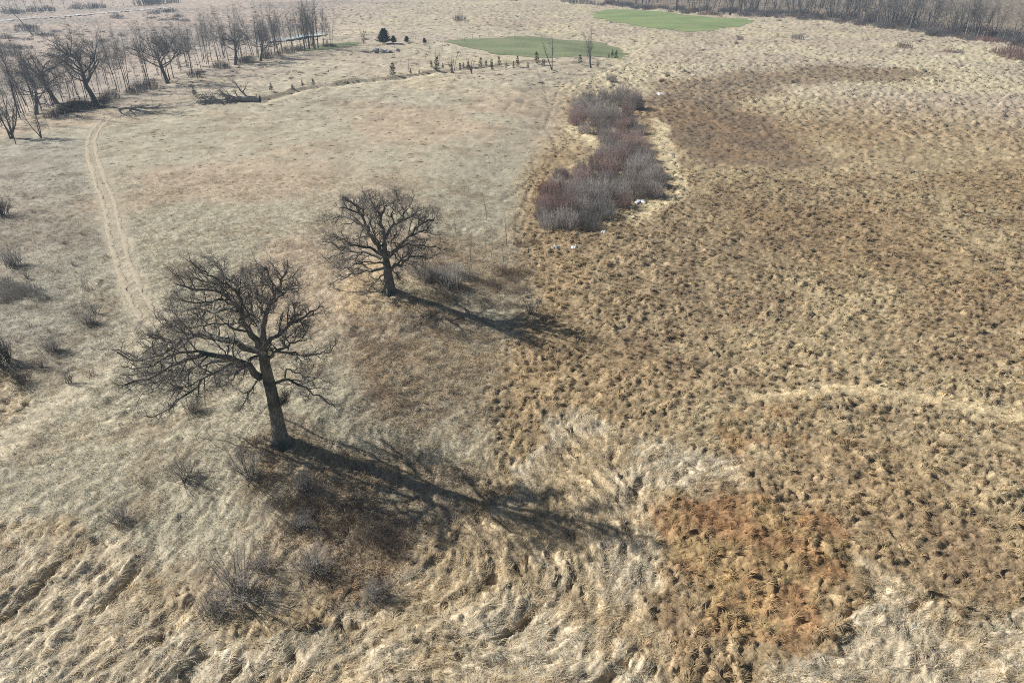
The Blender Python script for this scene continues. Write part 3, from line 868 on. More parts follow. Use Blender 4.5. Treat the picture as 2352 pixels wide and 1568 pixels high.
# ------------------------------------------------------------------ the two great oaks
def great_oak(base_uv, trunk_uv, trunk_r, limbs, label, seed, dens):
    rng = np.random.RandomState(seed)
    bx, by, bz = P(*base_uv)
    root = empty('oak_tree', (bx, by, bz)); tag(root, label, 'tree')
    org = np.array((bx, by, bz))
    def loc(u, v, dy): return at_depth(u, v, by + dy) - org
    tp = [np.array((0, 0, -.4))] + [loc(u, v, dy) for u, v, dy in trunk_uv]
    tp[1][1] = 0
    obj('trunk', trunk_mesh('oak_trunk', tp, trunk_r, 20, 1.85, seed), M_OAK, root)
    L0, R0 = [], []
    for (pts, r0, dy0, dy1, sub) in limbs:
        n = len(pts)
        q = []
        for k, (u, v) in enumerate(pts):
            t = k / (n - 1)
            q.append(loc(u, v, dy0 + (dy1 - dy0) * t ** 1.1))
        q = resample(q, 15)
        seglen = np.linalg.norm(q[-1] - q[0]) / 15
        j = rng.normal(0, .16 * seglen + .02, q.shape); j[0] = 0
        q = q + j
        L0.append(q); R0.append((.86 * r0) * (1 - .82 * np.linspace(0, 1, 15) ** .8))
    L0 = np.array(L0); R0 = np.array(R0)
    k1, k2, k3 = dens
    A, RA, ia = branch(L0, R0, k1, rng, .16, 1.0, (.45, 1.05), (.22, .5), 7, .26, .05, .075, .62, .25, .7)
    B, RB, ib = branch(A, RA, k2, rng, .15, 1.0, (.45, 1.1), (.32, .65), 4, .32, .03, .030, .65, .45, .45)
    C, RC, ic = branch(B, RB, k3, rng, .2, 1.0, (.4, 1.1), (.5, 1.0), 2, .34, .03, .0155, .8, .65, .34)
    C2, RC2, ic2 = branch(L0, R0, 7, rng, .1, 1.0, (.7, 1.4), (.02, .06), 2, .3, .08, .016, .8, .5, .35)     # small shoots straight off the limbs
    la = ia; lb = ia[ib]; lc = lb[ic]
    for k in range(len(L0)):
        lm = obj('limb', tube_mesh('oak_limb', [(L0[k:k + 1], R0[k:k + 1], 8), (A[la == k], RA[la == k], 5)]), M_OAK, root)
        tag(obj('twigs', tube_mesh('oak_twigs', [(B[lb == k], RB[lb == k], 3), (C[lc == k], RC[lc == k], 3), (C2[ic2 == k], RC2[ic2 == k], 3)]), M_TWIG, lm), kind='stuff')
    return root

def cropA(pts): return [(229.7 + X * .3418, 536 + Y * .3418) for X, Y in pts]
def cropB(pts): return [(650.8 + X * .3255, 382.8 + Y * .3255) for X, Y in pts]
A = cropA
LIMBS_A = [
    (A([(1080, 790), (1000, 770), (900, 715), (800, 690), (700, 680), (620, 700), (540, 740), (430, 800), (330, 840), (220, 860), (120, 810)]), .36, 0, 2.5, 0),
    (A([(700, 680), (610, 680), (540, 665), (470, 640), (400, 590), (370, 545)]), .15, 1.4, 3, 0),
    (A([(540, 740), (420, 720), (330, 690), (270, 650), (235, 630)]), .12, 1.8, 3.5, 0),
    (A([(1080, 970), (1020, 900), (930, 850), (830, 825), (700, 795), (600, 830), (480, 900), (350, 960), (240, 1000), (170, 1015)]), .38, 0, -3.5, 0),
    (A([(1010, 890), (850, 885), (760, 950), (650, 1010), (560, 1080), (490, 1160), (400, 1220), (300, 1230)]), .22, -.4, -4.5, 0),
    (A([(900, 850), (700, 880), (560, 920), (430, 1000), (330, 1080), (240, 1100)]), .18, -.8, 2.5, 0),
    (A([(700, 800), (570, 790), (450, 830), (330, 880), (230, 920), (150, 880)]), .16, -1.5, -5.5, 0),
    (A([(560, 920), (490, 940), (400, 1000), (300, 1020), (190, 980)]), .11, .5, 1.0, 0),
    (A([(1065, 760), (1000, 650), (940, 540), (900, 450), (820, 380), (700, 380), (600, 390), (510, 340)]), .34, 0, -2.5, 0),
    (A([(950, 560), (960, 460), (930, 370), (850, 280), (780, 210), (735, 160)]), .18, -.8, 2.0, 0),
    (A([(925, 520), (780, 510), (700, 550), (600, 590), (500, 560), (450, 480)]), .16, -.8, 3.5, 0),
    (A([(900, 450), (780, 440), (660, 470), (560, 450), (490, 430)]), .14, -1.0, -4.5, 0),
    (A([(955, 470), (880, 350), (760, 310), (680, 240), (600, 190)]), .15, -.5, -3.5, 0),
    (A([(820, 380), (720, 330), (620, 300), (540, 300), (500, 270)]), .11, -1.2, 1.0, 0),
    (A([(1000, 660), (900, 640), (820, 600), (720, 600), (640, 640), (560, 620)]), .13, -.3, -5, 0),
    (A([(1092, 620), (1110, 540), (1160, 470), (1170, 410), (1210, 330), (1250, 260), (1270, 190)]), .30, 0, -1.5, 0),
    (A([(1150, 480), (1240, 400), (1300, 340), (1330, 290)]), .15, -.4, 2.0, 0),
    (A([(1172, 410), (1150, 310), (1110, 230), (1055, 195)]), .13, -.5, -2.5, 0),
    (A([(1095, 600), (1070, 520), (1080, 430), (1090, 340), (1080, 260)]), .16, 0, 4.0, 0),
    (A([(1085, 640), (1040, 560), (1010, 470), (1000, 380), (960, 300), (950, 220)]), .18, 0, 5.0, 0),
    (A([(1110, 750), (1180, 700), (1230, 640), (1280, 600), (1340, 590), (1400, 540), (1460, 500), (1510, 495)]), .24, 0, 2.5, 0),
    (A([(1270, 605), (1310, 530), (1300, 470), (1340, 440)]), .11, 1.2, 2.5, 0),
    (A([(1350, 585), (1370, 640), (1385, 690)]), .07, 1.5, 1.0, 0),
    (A([(1120, 850), (1160, 800), (1230, 770), (1290, 740), (1360, 720), (1430, 700)]), .20, 0, -2.5, 0),
    (A([(1175, 790), (1260, 800), (1370, 820), (1460, 810), (1560, 790), (1585, 735)]), .14, -.5, 1.5, 0),
    (A([(1050, 990), (1015, 1050), (980, 1110), (950, 1190), (915, 1200)]), .11, -.4, -2.5, 0),
    (A([(1205, 1165), (1230, 1130), (1255, 1090)]), .12, -.3, .2, 0),
    (A([(1150, 1010), (1230, 980), (1330, 1010), (1450, 1080), (1560, 1140), (1620, 1160)]), .17, .4, 3.0, 0),
    (A([(1240, 985), (1240, 900), (1300, 930), (1400, 960), (1500, 985), (1590, 1030)]), .10, .9, 4.0, 0),
    (A([(1070, 820), (1010, 830), (960, 900), (900, 960), (860, 1010), (800, 1040)]), .15, -.4, -5.5, 0),
    (A([(1090, 700), (1060, 660), (1060, 600), (1020, 560), (990, 520)]), .16, .3, 6.0, 0),
    (A([(1100, 860), (1040, 840), (960, 860), (880, 900), (760, 930), (700, 990)]), .16, .3, 5.5, 0),
]
great_oak((645, 1016), [(644, 1012, 0), (638, 963, 0), (629, 919, 0), (619, 878, 0), (609, 844, 0), (604, 806, 0), (604, 768, 0), (602, 735, 0)],
          [.60, .54, .50, .48, .46, .40, .27, .17], LIMBS_A,
          'large bare oak nearest the camera, trunk leaning, limbs sweeping out to one side', 11, (13, 9, 6))
B = cropB
LIMBS_B = [
    (B([(722, 650), (650, 540), (590, 430), (540, 330), (470, 300), (400, 290)]), .42, 0, -2.0, 0),
    (B([(600, 445), (500, 380), (420, 350), (340, 370), (285, 395)]), .20, -.6, 2.5, 0),
    (B([(545, 335), (520, 270), (450, 240), (415, 200)]), .16, -1, -4, 0),
    (B([(560, 370), (560, 290), (590, 220), (570, 180)]), .15, -.8, 3.5, 0),
    (B([(716, 500), (690, 400), (690, 340), (640, 290), (620, 240), (600, 185)]), .30, 0, 2, 0),
    (B([(690, 350), (720, 270), (760, 250), (800, 200), (790, 175)]), .18, .6, -2.5, 0),
    (B([(690, 390), (650, 330), (680, 260), (700, 190)]), .15, .4, 5.0, 0),
    (B([(716, 510), (770, 420), (840, 380), (860, 300), (920, 240), (930, 200)]), .26, 0, 2.5, 0),
    (B([(780, 410), (770, 330), (790, 270), (860, 230)]), .15, .3, -4.5, 0),
    (B([(845, 375), (900, 350), (960, 310), (1010, 290)]), .16, 1, 4, 0),
    (B([(735, 640), (790, 580), (860, 520), (920, 450), (980, 400), (1080, 360)]), .34, 0, -1.5, 0),
    (B([(890, 490), (1000, 440), (1060, 480), (1115, 485)]), .15, -.8, 2, 0),
    (B([(800, 575), (900, 540), (1000, 560), (1080, 570), (1175, 600)]), .18, -.3, 1.0, 0),
    (B([(940, 440), (960, 370), (1020, 330), (1090, 320)]), .12, -.8, -3.5, 0),
    (B([(695, 625), (600, 560), (480, 550), (400, 580), (330, 540), (265, 520)]), .24, 0, -3, 0),
    (B([(690, 650), (560, 600), (430, 600), (340, 640), (270, 640)]), .22, 0, 2.5, 0),
    (B([(480, 550), (420, 510), (360, 500), (290, 480)]), .12, -1.6, -5, 0),
    (B([(560, 600), (480, 640), (400, 680), (330, 700)]), .12, .8, 5, 0),
    (B([(705, 680), (600, 670), (500, 690), (420, 720), (350, 710)]), .15, -.2, -5.5, 0),
    (B([(712, 712), (600, 742), (500, 752), (400, 790), (310, 830)]), .23, -.2, 1.0, 0),
    (B([(715, 745), (660, 800), (590, 880), (535, 935)]), .13, -.4, -2.5, 0),
    (B([(765, 725), (800, 765), (850, 825)]), .10, -.2, -.8, 0),
    (B([(755, 725), (820, 690), (900, 640), (980, 620), (1050, 645)]), .29, 0, -3.5, 0),
    (B([(800, 700), (870, 620), (940, 590), (1020, 620)]), .15, -.5, 4, 0),
    (B([(740, 600), (800, 640), (870, 660), (960, 680), (1010, 720)]), .14, .3, 5.5, 0),
    (B([(700, 560), (640, 480), (600, 380), (640, 330)]), .15, .3, -6, 0),
    (B([(725, 560), (780, 500), (820, 460), (830, 400)]), .14, -.3, -6, 0),
]
great_oak((894, 670), [(895, 668, 0), (893, 643, 0), (890, 620, 0), (885, 591, 0), (882, 565, 0), (883, 542, 0)],
          [.66, .60, .52, .41, .29, .18], LIMBS_B,
          'broad round crowned bare oak standing on the yellow grass knoll', 23, (13, 9, 5))

# ------------------------------------------------------------------ kinds of tree and bush, built once and set out as single things
def proto_oak(seed, H=18.0, spread=.5, lean=0.0, trunk=.5, k=(9, 7, 6), nl=11, fork=(.22, .5), r=.5):
    rng = np.random.RandomState(seed)
    tp = [(0, 0, -.4), (0, 0, .02 * H), (lean * .06 * H, 0, .12 * H), (lean * .16 * H, rng.normal(0, .01) * H, .28 * H), (lean * .24 * H, 0, trunk * H)]
    tm = trunk_mesh('tree_trunk', tp, [r, r * .92, r * .85, r * .7, r * .32], 10, 1.5, seed)
    tp = np.array(tp)
    z0 = rng.uniform(fork[0], trunk, nl) * H; z0[0] = trunk * H * .98; z0[1] = trunk * H * .95
    px = np.interp(z0, tp[:, 2], tp[:, 0]); py = np.interp(z0, tp[:, 2], tp[:, 1])
    az = np.arange(nl) * 2.4 + rng.uniform(-.5, .5, nl)
    el = rng.uniform(.25, .95, nl); el[0] = 1.35; el[1] = 1.15
    d = np.stack([np.cos(az) * np.cos(el), np.sin(az) * np.cos(el), np.sin(el)], 1)
    ln = (H - z0) * rng.uniform(.7, 1.0, nl) * np.where(el < .7, spread * 2.0, 1.1); ln[:2] = (H - z0[:2]) * .98
    L0 = walk(np.stack([px, py, z0], 1), d, ln, 12, .15, .02, rng)
    R0 = taper(np.full(nl, r * .42), 13, .08, .8)
    a, ra, ia = branch(L0, R0, k[0], rng, .18, 1, (.4, .95), (.3, .55), 6, .22, .05, .09, .6, .25, .8)
    b, rb, ib = branch(a, ra, k[1], rng, .15, 1, (.4, 1.0), (.4, .7), 4, .25, .05, .045, .65, .5, .6)
    c, rc, ic = branch(b, rb, k[2], rng, .2, 1, (.4, 1.0), (.5, .9), 1, .25, .05, .032, .9, .7, .6)
    cm = tube_mesh('tree_crown', [(L0, R0, 6), (a, ra, 4), (b, rb, 3), (c, rc, 3)])
    return [('trunk', tm, M_WOOD), ('crown', cm, M_WTWIG)]

def proto_slender(seed, H=14.0, r=.13, first=.35, k=(22, 7, 5), lf=(.18, .38), mats=None, upness=.12, lean=.05, tw=.026):
    rng = np.random.RandomState(seed)
    p = walk(np.array([[0, 0, -.3]]), np.array([[rng.normal(0, lean), rng.normal(0, lean), 1.0]]), np.array([H + .3]), 14, .035, .03, rng)
    rr = taper(np.array([r]), 15, .12)
    a, ra, ia = branch(p, rr, k[0], rng, first, .98, (.45, .95), lf, 6, .14, upness, .05, .5, .25, .5, .9)
    b, rb, ib = branch(a, ra, k[1], rng, .2, 1, (.4, .9), (.4, .7), 4, .2, .06, tw * 1.3, .65, .45, .4)
    c, rc, ic = branch(b, rb, k[2], rng, .2, 1, (.4, .9), (.5, .9), 1, .2, .06, tw, .9, .7, .45)
    m = mats or (M_WOOD, M_WTWIG)
    return [('trunk', tube_mesh('tree_trunk', [(p, rr, 7)]), m[0]), ('crown', tube_mesh('tree_crown', [(a, ra, 4), (b, rb, 3), (c, rc, 3)]), m[1])]

def proto_multistem(seed, H=12.0, ns=4, r=.13, mats=None, tilt=.16):
    rng = np.random.RandomState(seed)
    d = np.stack([rng.normal(0, tilt, ns), rng.normal(0, tilt, ns), np.ones(ns)], 1)
    p = walk(np.stack([rng.normal(0, .15, ns), rng.normal(0, .15, ns), np.full(ns, -.3)], 1), d, H * rng.uniform(.8, 1.05, ns), 12, .06, .02, rng)
    rr = taper(np.full(ns, r), 13, .12)
    a, ra, ia = branch(p, rr, 9, rng, .3, .98, (.4, .9), (.14, .3), 6, .16, .1, .05, .5, .25, .5)
    b, rb, ib = branch(a, ra, 6, rng, .2, 1, (.4, .9), (.4, .7), 4, .2, .06, .034, .65, .45, .4)
    c, rc, ic = branch(b, rb, 4, rng, .2, 1, (.4, .9), (.5, .9), 1, .2, .06, .026, .9, .7, .45)
    m = mats or (M_WOOD, M_WTWIG)
    return [('trunk', tube_mesh('tree_trunk', [(p, rr, 7)]), m[0]), ('crown', tube_mesh('tree_crown', [(a, ra, 4), (b, rb, 3), (c, rc, 3)]), m[1])]

def proto_shrub(seed, H=2.5, ns=14, tilt=.45, mat=None, r=.022, k=(5, 3), base=.18, crook=.1, tw=.009, arch=0.0):
    rng = np.random.RandomState(seed)
    d = np.stack([rng.normal(0, tilt, ns), rng.normal(0, tilt, ns), np.ones(ns)], 1)
    p = walk(np.stack([rng.normal(0, base, ns), rng.normal(0, base, ns), np.full(ns, -.15)], 1), d, H * rng.uniform(.6, 1.12, ns), 8, crook, .04, rng, arch)
    rr = taper(np.full(ns, r), 9, .3)
    a, ra, ia = branch(p, rr, k[0], rng, .2, 1, (.3, .8), (.25, .5), 4, .14, .06, .012, .7, .5, .25)
    b, rb, ib = branch(a, ra, k[1], rng, .2, 1, (.35, .9), (.4, .8), 2, .16, .05, tw, .8, .6, .18)
    mm = mat or M_SHRUB
    return [('stems', tube_mesh('shrub_stems', [(p, rr * 1.4, 4)]), M_DARKBUSH if mm is M_SHRUB else mm), ('twigs', tube_mesh('shrub_twigs', [(a, ra, 3), (b, rb, 3)]), mm)]

def proto_thicket(seed, H=4.0, Rr=2.4, ns=230, mat=None, r=.02, splay=.22):
    """one bush of a thicket: a dome of close upright stems"""
    rng = np.random.RandomState(seed)
    a = rng.uniform(0, 6.283, ns); q = np.sqrt(rng.rand(ns)) * Rr
    x, y = np.cos(a) * q, np.sin(a) * q
    d = np.stack([x * splay / Rr + rng.normal(0, .11, ns), y * splay / Rr + rng.normal(0, .11, ns), np.ones(ns)], 1)
    h = H * np.sqrt(np.clip(1.02 - (q / Rr) ** 2 * .8, .1, 1)) * rng.uniform(.6, 1.08, ns)
    p = walk(np.stack([x * .8, y * .8, np.full(ns, -.2)], 1), d, h, 5, .05, .03, rng)
    rr = taper(np.full(ns, r), 6, .45)
    b, rb, ib = branch(p, rr, 5, rng, .35, 1, (.2, .6), (.16, .34), 2, .12, .08, r * .62, .7, .55, .3)
    c, rc, ic = branch(b, rb, 2, rng, .3, 1, (.25, .7), (.4, .7), 1, .12, .06, r * .5, .8, .6, .2)
    mm = mat or M_DOG
    return [('stems', tube_mesh('bush_stems', [(p, rr, 3)]), mm), ('twigs', tube_mesh('bush_twigs', [(b, rb, 3), (c, rc, 3)]), mm)]

def needle_faces(pts, rng, n, size, droop=.2):
    """small needle sprays: n thin leaves along each shoot"""
    N, K, _ = pts.shape
    t = rng.uniform(.15, 1.0, (N, n)) * (K - 1); i = np.clip(t.astype(int), 0, K - 2); w = (t - i)[..., None]
    m = np.arange(N)[:, None]
    p = (pts[m, i] * (1 - w) + pts[m, i + 1] * w).reshape(-1, 3)
    tan = unit(pts[m, i + 1] - pts[m, i]).reshape(-1, 3)
    d = unit(tan + rng.normal(0, .6, p.shape) + np.array((0, 0, .1 - droop)))
    s = unit(np.cross(d, rng.normal(0, 1, p.shape)))
    L = size * rng.uniform(.6, 1.3, (len(p), 1))
    v = np.stack([p - s * L * .18, p + s * L * .18, p + d * L + s * L * .08, p + d * L - s * L * .08], 1)
    return v.reshape(-1, 3), np.arange(len(p) * 4).reshape(-1, 4)

def proto_conifer(seed, H=2.0, r=.03, width=.34, mat=None, nb=46, nn=16, size=.16):
    rng = np.random.RandomState(seed)
    p = walk(np.array([[0, 0, -.1]]), np.array([[0, 0, 1.0]]), np.array([H]), 8, .03, .02, rng)
    rr = taper(np.array([r]), 9, .2)
    z = np.sort(rng.uniform(.06, .97, nb)) * H
    a = np.arange(nb) * 2.4 + rng.normal(0, .3, nb)
    ln = H * width * (1.04 - z / H) ** .85 * rng.uniform(.65, 1.15, nb) + .05
    st = np.stack([np.interp(z, p[0, :, 2], p[0, :, 0]), np.interp(z, p[0, :, 2], p[0, :, 1]), z], 1)
    b = walk(st, np.stack([np.cos(a), np.sin(a), np.full(nb, .25)], 1), ln, 4, .08, .06, rng)
    rb = taper(np.full(nb, r * .3), 5, .3)
    n = needle_faces(b, rng, nn, size)
    return [('trunk', tube_mesh('conifer_trunk', [(p, rr, 6), (b, rb, 3)]), M_WOOD), ('crown', new_mesh('conifer_needles', n[0], n[1].ravel(), 4), mat or M_NEEDLE2)]

def proto_juniper(seed, H=6.0, W=5.0, nt=7, mat=None):
    """broad bushy evergreen with several spiky tops"""
    rng = np.random.RandomState(seed)
    a = rng.uniform(0, 6.28, nt); q = rng.uniform(0, .32, nt) * W; q[0] = 0
    h = H * (1 - (q / W) * 1.5) * rng.uniform(.8, 1.0, nt); h[0] = H
    p = walk(np.stack([np.cos(a) * q * .3, np.sin(a) * q * .3, np.full(nt, -.2)], 1), np.stack([np.cos(a) * q * .25, np.sin(a) * q * .25, np.full(nt, 2.0)], 1), h, 8, .05, .04, rng)
    rr = taper(np.full(nt, .12), 9, .15)
    b, rb, ib = branch(p, rr, 26, rng, .06, .97, (.7, 1.25), (.25, .45), 6, .12, .07, .035, .5, .3, .5)
    c, rc, ic = branch(b, rb, 4, rng, .25, 1, (.4, .9), (.3, .5), 3, .15, .05, .015, .7, .5, .3)
    n = join([needle_faces(b, rng, 22, .42), needle_faces(c, rng, 9, .36)])
    return [('trunk', tube_mesh('conifer_trunk', [(p, rr, 6), (b, rb, 3)]), M_WOOD), ('crown', new_mesh('conifer_needles', n[0], n[1].ravel(), 4), mat or M_JUNIPER)]

_rot = random.Random(99)
def put(name, parts, loc, label, cat, group=None, s=1.0, rz=None, tilt=(0, 0), wide=1.0):
    o = empty(name, loc, _rot.uniform(0, 6.28) if rz is None else rz, (s * wide, s * wide, s))
    o.rotation_euler[0] = tilt[0]; o.rotation_euler[1] = tilt[1]
    tag(o, label, cat, group)
    for nm, me, mt in parts:
        c = obj(nm, me, mt, o)
        if nm in ('crown', 'twigs', 'stems', 'logs'): c['kind'] = 'stuff'
    return o

# ------------------------------------------------------------------ tree row on the bank
OAKS = [proto_oak(101, 18, .6, .3), proto_oak(102, 18, .62, -.2, .45), proto_oak(103, 18, .5, .4, .55), proto_oak(104, 18, .55, -.3, .5, (8, 6, 5))]
SLENDER = [proto_slender(201 + k, 14, .095, f) for k, f in enumerate((.3, .4, .45, .35, .25))]
TALL = [proto_slender(221 + k, 20, .24, .35, (20, 6, 5), (.16, .34)) for k in range(4)]
MULTI = [proto_multistem(241 + k, 12, n) for k, n in enumerate((4, 3, 6))]
def grow_h(u, v, top_v):
    """height of something upright standing at (u, v) whose top shows at top_v"""
    x, y, z = P(u, v)
    return at_depth(u, top_v, y)[2] - z
def oak_at(u, v, topv, k, label, rz=None, **kw):
    h = grow_h(u, v, topv)
    return put('oak_tree', OAKS[k], P(u, v), label, 'tree', None, h / 15.8, rz, wide=1.25, **kw)
oak_at(222, 244, 84, 0, 'largest dark oak of the tree row, brush at its foot', 2.6)
oak_at(385, 191, 72, 1, 'wide crowned oak in the middle of the tree row', .6)
oak_at(541, 149, 62, 2, 'gnarled oak with crooked limbs beside the frozen pond', 1.2)
oak_at(599, 139, 66, 3, 'leaning oak between the gnarled oak and the frozen pond', 2.9, tilt=(0, -.12))
oak_at(84, 264, 160, 3, 'spreading oak by the left picture edge, behind two small trees', 3.3, tilt=(0, -.1))
oak_at(130, 238, 118, 2, 'narrow oak just left of the largest dark oak', 4.4)
for k, (u, v, t, n) in enumerate([(700, 113, 4, 0), (711, 114, -6, 1), (722, 113, -8, 2), (731, 112, 2, 3)]):
    put('tall_tree', TALL[n], P(u, v), ['leftmost trunk of the tall four trunk tree group', 'second trunk from left in the tall tree group',
        'third trunk from left in the tall tree group', 'rightmost trunk of the tall group, limbs reaching over the grass'][k], 'tree',
        'tall trees at the end of the row', grow_h(u, v, t) / 20.0, None, ((k - 1.5) * .0, (k - 1.5) * .035), 1.25)
for u, v, t, n, lab in [(37, 333, 205, 0, 'slim tree with forked top at the near end of the tree row'), (94, 317, 225, 1, 'small open crowned tree at the near end of the tree row'),
                        (26, 318, 180, 2, 'bushy small tree at the left picture edge below the spreading oak')]:
    put('small_tree', MULTI[n] if n else SLENDER[4], P(u, v), lab, 'tree', None, grow_h(u, v, t) / (12.0 if n else 14.0), None, wide=1.3)
put('leaning_tree', SLENDER[1], P(192, 272), 'thin leaning bare stem in front of the largest dark oak', 'tree', None, grow_h(192, 272, 160) / 14, 1.0, (0, -.1), .7)
put('leaning_tree', SLENDER[2], P(114, 302), 'short thin stem standing alone before the brush of the tree row', 'tree', None, grow_h(114, 302, 235) / 14, 2.0, (0, -.05), .8)
put('sapling', proto_slender(251, 6, .06, .3, (8, 3, 2), (.14, .28), None, .12, .05, .014), P(362, 264), 'thin sapling standing alone between tree row and fallen tree', 'sapling', None, grow_h(362, 264, 205) / 6, .5, (0, -.1), .6)
rs = random.Random(5)
row = [(-10, 300), (60, 270), (130, 250), (215, 235), (300, 212), (390, 188), (470, 165), (540, 147), (610, 136), (680, 118), (740, 108)]
def along(line, t):
    f = t * (len(line) - 1); i = min(int(f), len(line) - 2); w = f - i
    return line[i][0] * (1 - w) + line[i + 1][0] * w, line[i][1] * (1 - w) + line[i + 1][1] * w
def SECT(u):
    for lim, w in ((222, 'left of the largest dark oak'), (385, 'between the largest dark oak and the wide crowned oak'), (541, 'between the wide crowned oak and the gnarled oak'), (9999, 'between the gnarled oak and the tall group')):
        if u < lim: return 'slender bare tree in the row ' + w, 'slender trees ' + w
for k in range(150):
    u, v = along(row, min(max((int(k / 5) * 5 + rs.gauss(2.5, 3.2)) / 150, 0), .999))
    x, y, z = P(u, v - rs.uniform(1, 4))
    b = rs.uniform(0, 1) ** 1.3 * 26
    x -= b * .55; y += b * .8
    put('slender_tree', SLENDER[rs.randrange(5)], (x, y, ground_z(x, y)), SECT(u)[0], 'tree',
        SECT(u)[1], rs.uniform(.7, 1.4), None, (rs.gauss(0, .03), rs.gauss(0, .04)), rs.uniform(.8, 1.3))
for k in range(34):
    u = rs.uniform(590, 765); v = 138 - (u - 590) * .16 - rs.uniform(0, 12)
    put('slender_tree', SLENDER[rs.randrange(5)], P(u, v), 'slender bare tree in front of the frozen pond', 'tree', 'slender trees before the pond', rs.uniform(.8, 1.25), None, (rs.gauss(0, .03), rs.gauss(0, .04)), rs.uniform(.9, 1.3))
BRUSH = [proto_thicket(301 + k, 3.2, 2.6, 150, M_DARKBUSH, .02) for k in range(3)]
GBUSH = [proto_thicket(311 + k, 2.0, 2.0, 130, M_SHRUB, .02) for k in range(3)]
for u, v in [(118, 272), (135, 266), (150, 262), (165, 258), (178, 253), (192, 250), (205, 247), (145, 250), (170, 244), (240, 236), (255, 230), (232, 246), (447, 177), (462, 172),
             (505, 158), (520, 155), (560, 146), (575, 143), (615, 134), (640, 128), (660, 122), (680, 118), (690, 116), (300, 216), (320, 210), (345, 203)]:
    put('brush', BRUSH[rs.randrange(3)], P(u, v), 'dark leafless brush at the foot of the tree row', 'bush', 'brush under the tree row', rs.uniform(.6, 1.15))
for u, v in [(745, 108), (756, 107), (766, 108)]:
    put('brush', BRUSH[rs.randrange(3)], P(u, v), 'low brush beside the tall group at the end of the row', 'bush', 'brush ending the tree row', .6)

# ------------------------------------------------------------------ thicket between upland and marsh
M_DOG2 = mat_noise('tawny_shrub_stems', (.24, .17, .155), (.38, .29, .26), .6)
M_DOG3 = mat_noise('pale_grey_shrub_stems', (.26, .24, .225), (.42, .39, .36), .6)
DOG = [proto_thicket(401 + k, h, rr_, n, mt, .018, sp) for k, (h, rr_, n, mt, sp) in enumerate(((5.0, 2.5, 330, M_DOG, .3), (4.4, 2.7, 320, M_DOG3, .38), (5.4, 2.3, 300, M_DOG2, .3), (4.8, 2.6, 340, M_DOG, .4)))]
RED2 = proto_thicket(431, 3.2, 2.2, 200, mat_noise('dull_red_shrub_stems', (.24, .16, .155), (.38, .27, .26), .6), .018, .35)
REDS = [proto_thicket(421 + k, 3.0, 2.0, 200, M_RED, .019) for k in range(2)]
LOWER = [(525, (1262, 1305, 1350)), (503, (1247, 1290, 1338, 1385)), (480, (1262, 1320, 1380, 1428)), (455, (1262, 1310, 1365, 1420, 1472, 1500)),
         (430, (1282, 1330, 1385, 1440, 1492, 1513)), (408, (1290, 1345, 1400, 1455, 1500)), (388, (1375, 1420, 1470))]
UPPER = [(308, (1345, 1385, 1430, 1462)), (290, (1330, 1370, 1412, 1452)), (270, (1325, 1360, 1400, 1440)), (250, (1328, 1368, 1408, 1450, 1466)), (232, (1345, 1385, 1425, 1458))]
ORD = ['first', 'second', 'third', 'fourth', 'fifth', 'sixth', 'seventh']
for clump, rows_, what in ((LOWER, 'lower', 'larger lower clump'), (UPPER, 'upper', 'rounded upper clump')):
    for r, (v, us) in enumerate(clump):
        rowname = 'front row' if r == 0 else 'rearmost row' if r == len(clump) - 1 else ORD[r] + ' row from the front'
        for q, u in enumerate(us):
            put('thicket_bush', DOG[rs.randrange(4)], P(u + rs.uniform(-4, 4), v + rs.uniform(-3, 3)), 'grey mauve bush, %s from left, %s, %s thicket clump' % (ORD[q], rowname, rows_), 'bush',
                'bushes of the %s thicket clump' % rows_, rs.uniform(.75, 1.25) * (.8 if q in (0, len(us) - 1) else 1.0))
for u, v in [(1395, 330), (1425, 336), (1458, 333), (1400, 350), (1435, 352), (1470, 350), (1388, 366), (1420, 368), (1455, 370), (1480, 372)]:
    put('thicket_bush', DOG[rs.randrange(4)], P(u, v), 'low grey bush in the narrow neck joining both thicket clumps', 'bush', 'bushes of the thicket neck', rs.uniform(.8, 1.0))
put('red_bush', REDS[0], P(1255, 446), 'dark red stemmed bush at the left edge of the lower thicket clump', 'bush', None, 1.0)
put('red_bush', REDS[1], P(1286, 447), 'bright red stemmed bush set just inside the lower thicket clump', 'bush', None, 1.05)
for u, v, s, lab in [(1240, 470, .75, 'reddish bush low on the left edge of the lower thicket clump'), (1244, 505, .7, 'reddish bush at the lower left corner of the thicket'), (1318, 285, .8, 'reddish bush left of the upper thicket clump, near the bend'),
                     (1516, 412, .7, 'reddish bush at the right tip of the lower thicket clump'), (1290, 410, .8, 'reddish bush at the upper left shoulder of the lower clump')]:
    put('red_bush', RED2, P(u, v), lab, 'bush', None, s)
put('red_bush', REDS[1], P(1474, 338), 'small bright red bush on the marsh side of the thicket neck', 'bush', None, .45)
put('red_bush', REDS[0], P(1330, 262), 'dull red bush on the upland side of the upper thicket clump', 'bush', None, .95)
put('red_bush', REDS[0], P(1520, 190), 'small reddish bush by the farthest snow patch in the marsh', 'bush', None, .6)
put('thicket_bush', DOG[1], P(1405, 190), 'lone grey bush just beyond the upper thicket clump', 'bush', None, .75)
put('thicket_bush', DOG[2], P(1533, 178), 'small dark bush alone at the marsh edge beyond the thicket', 'bush', None, .35)

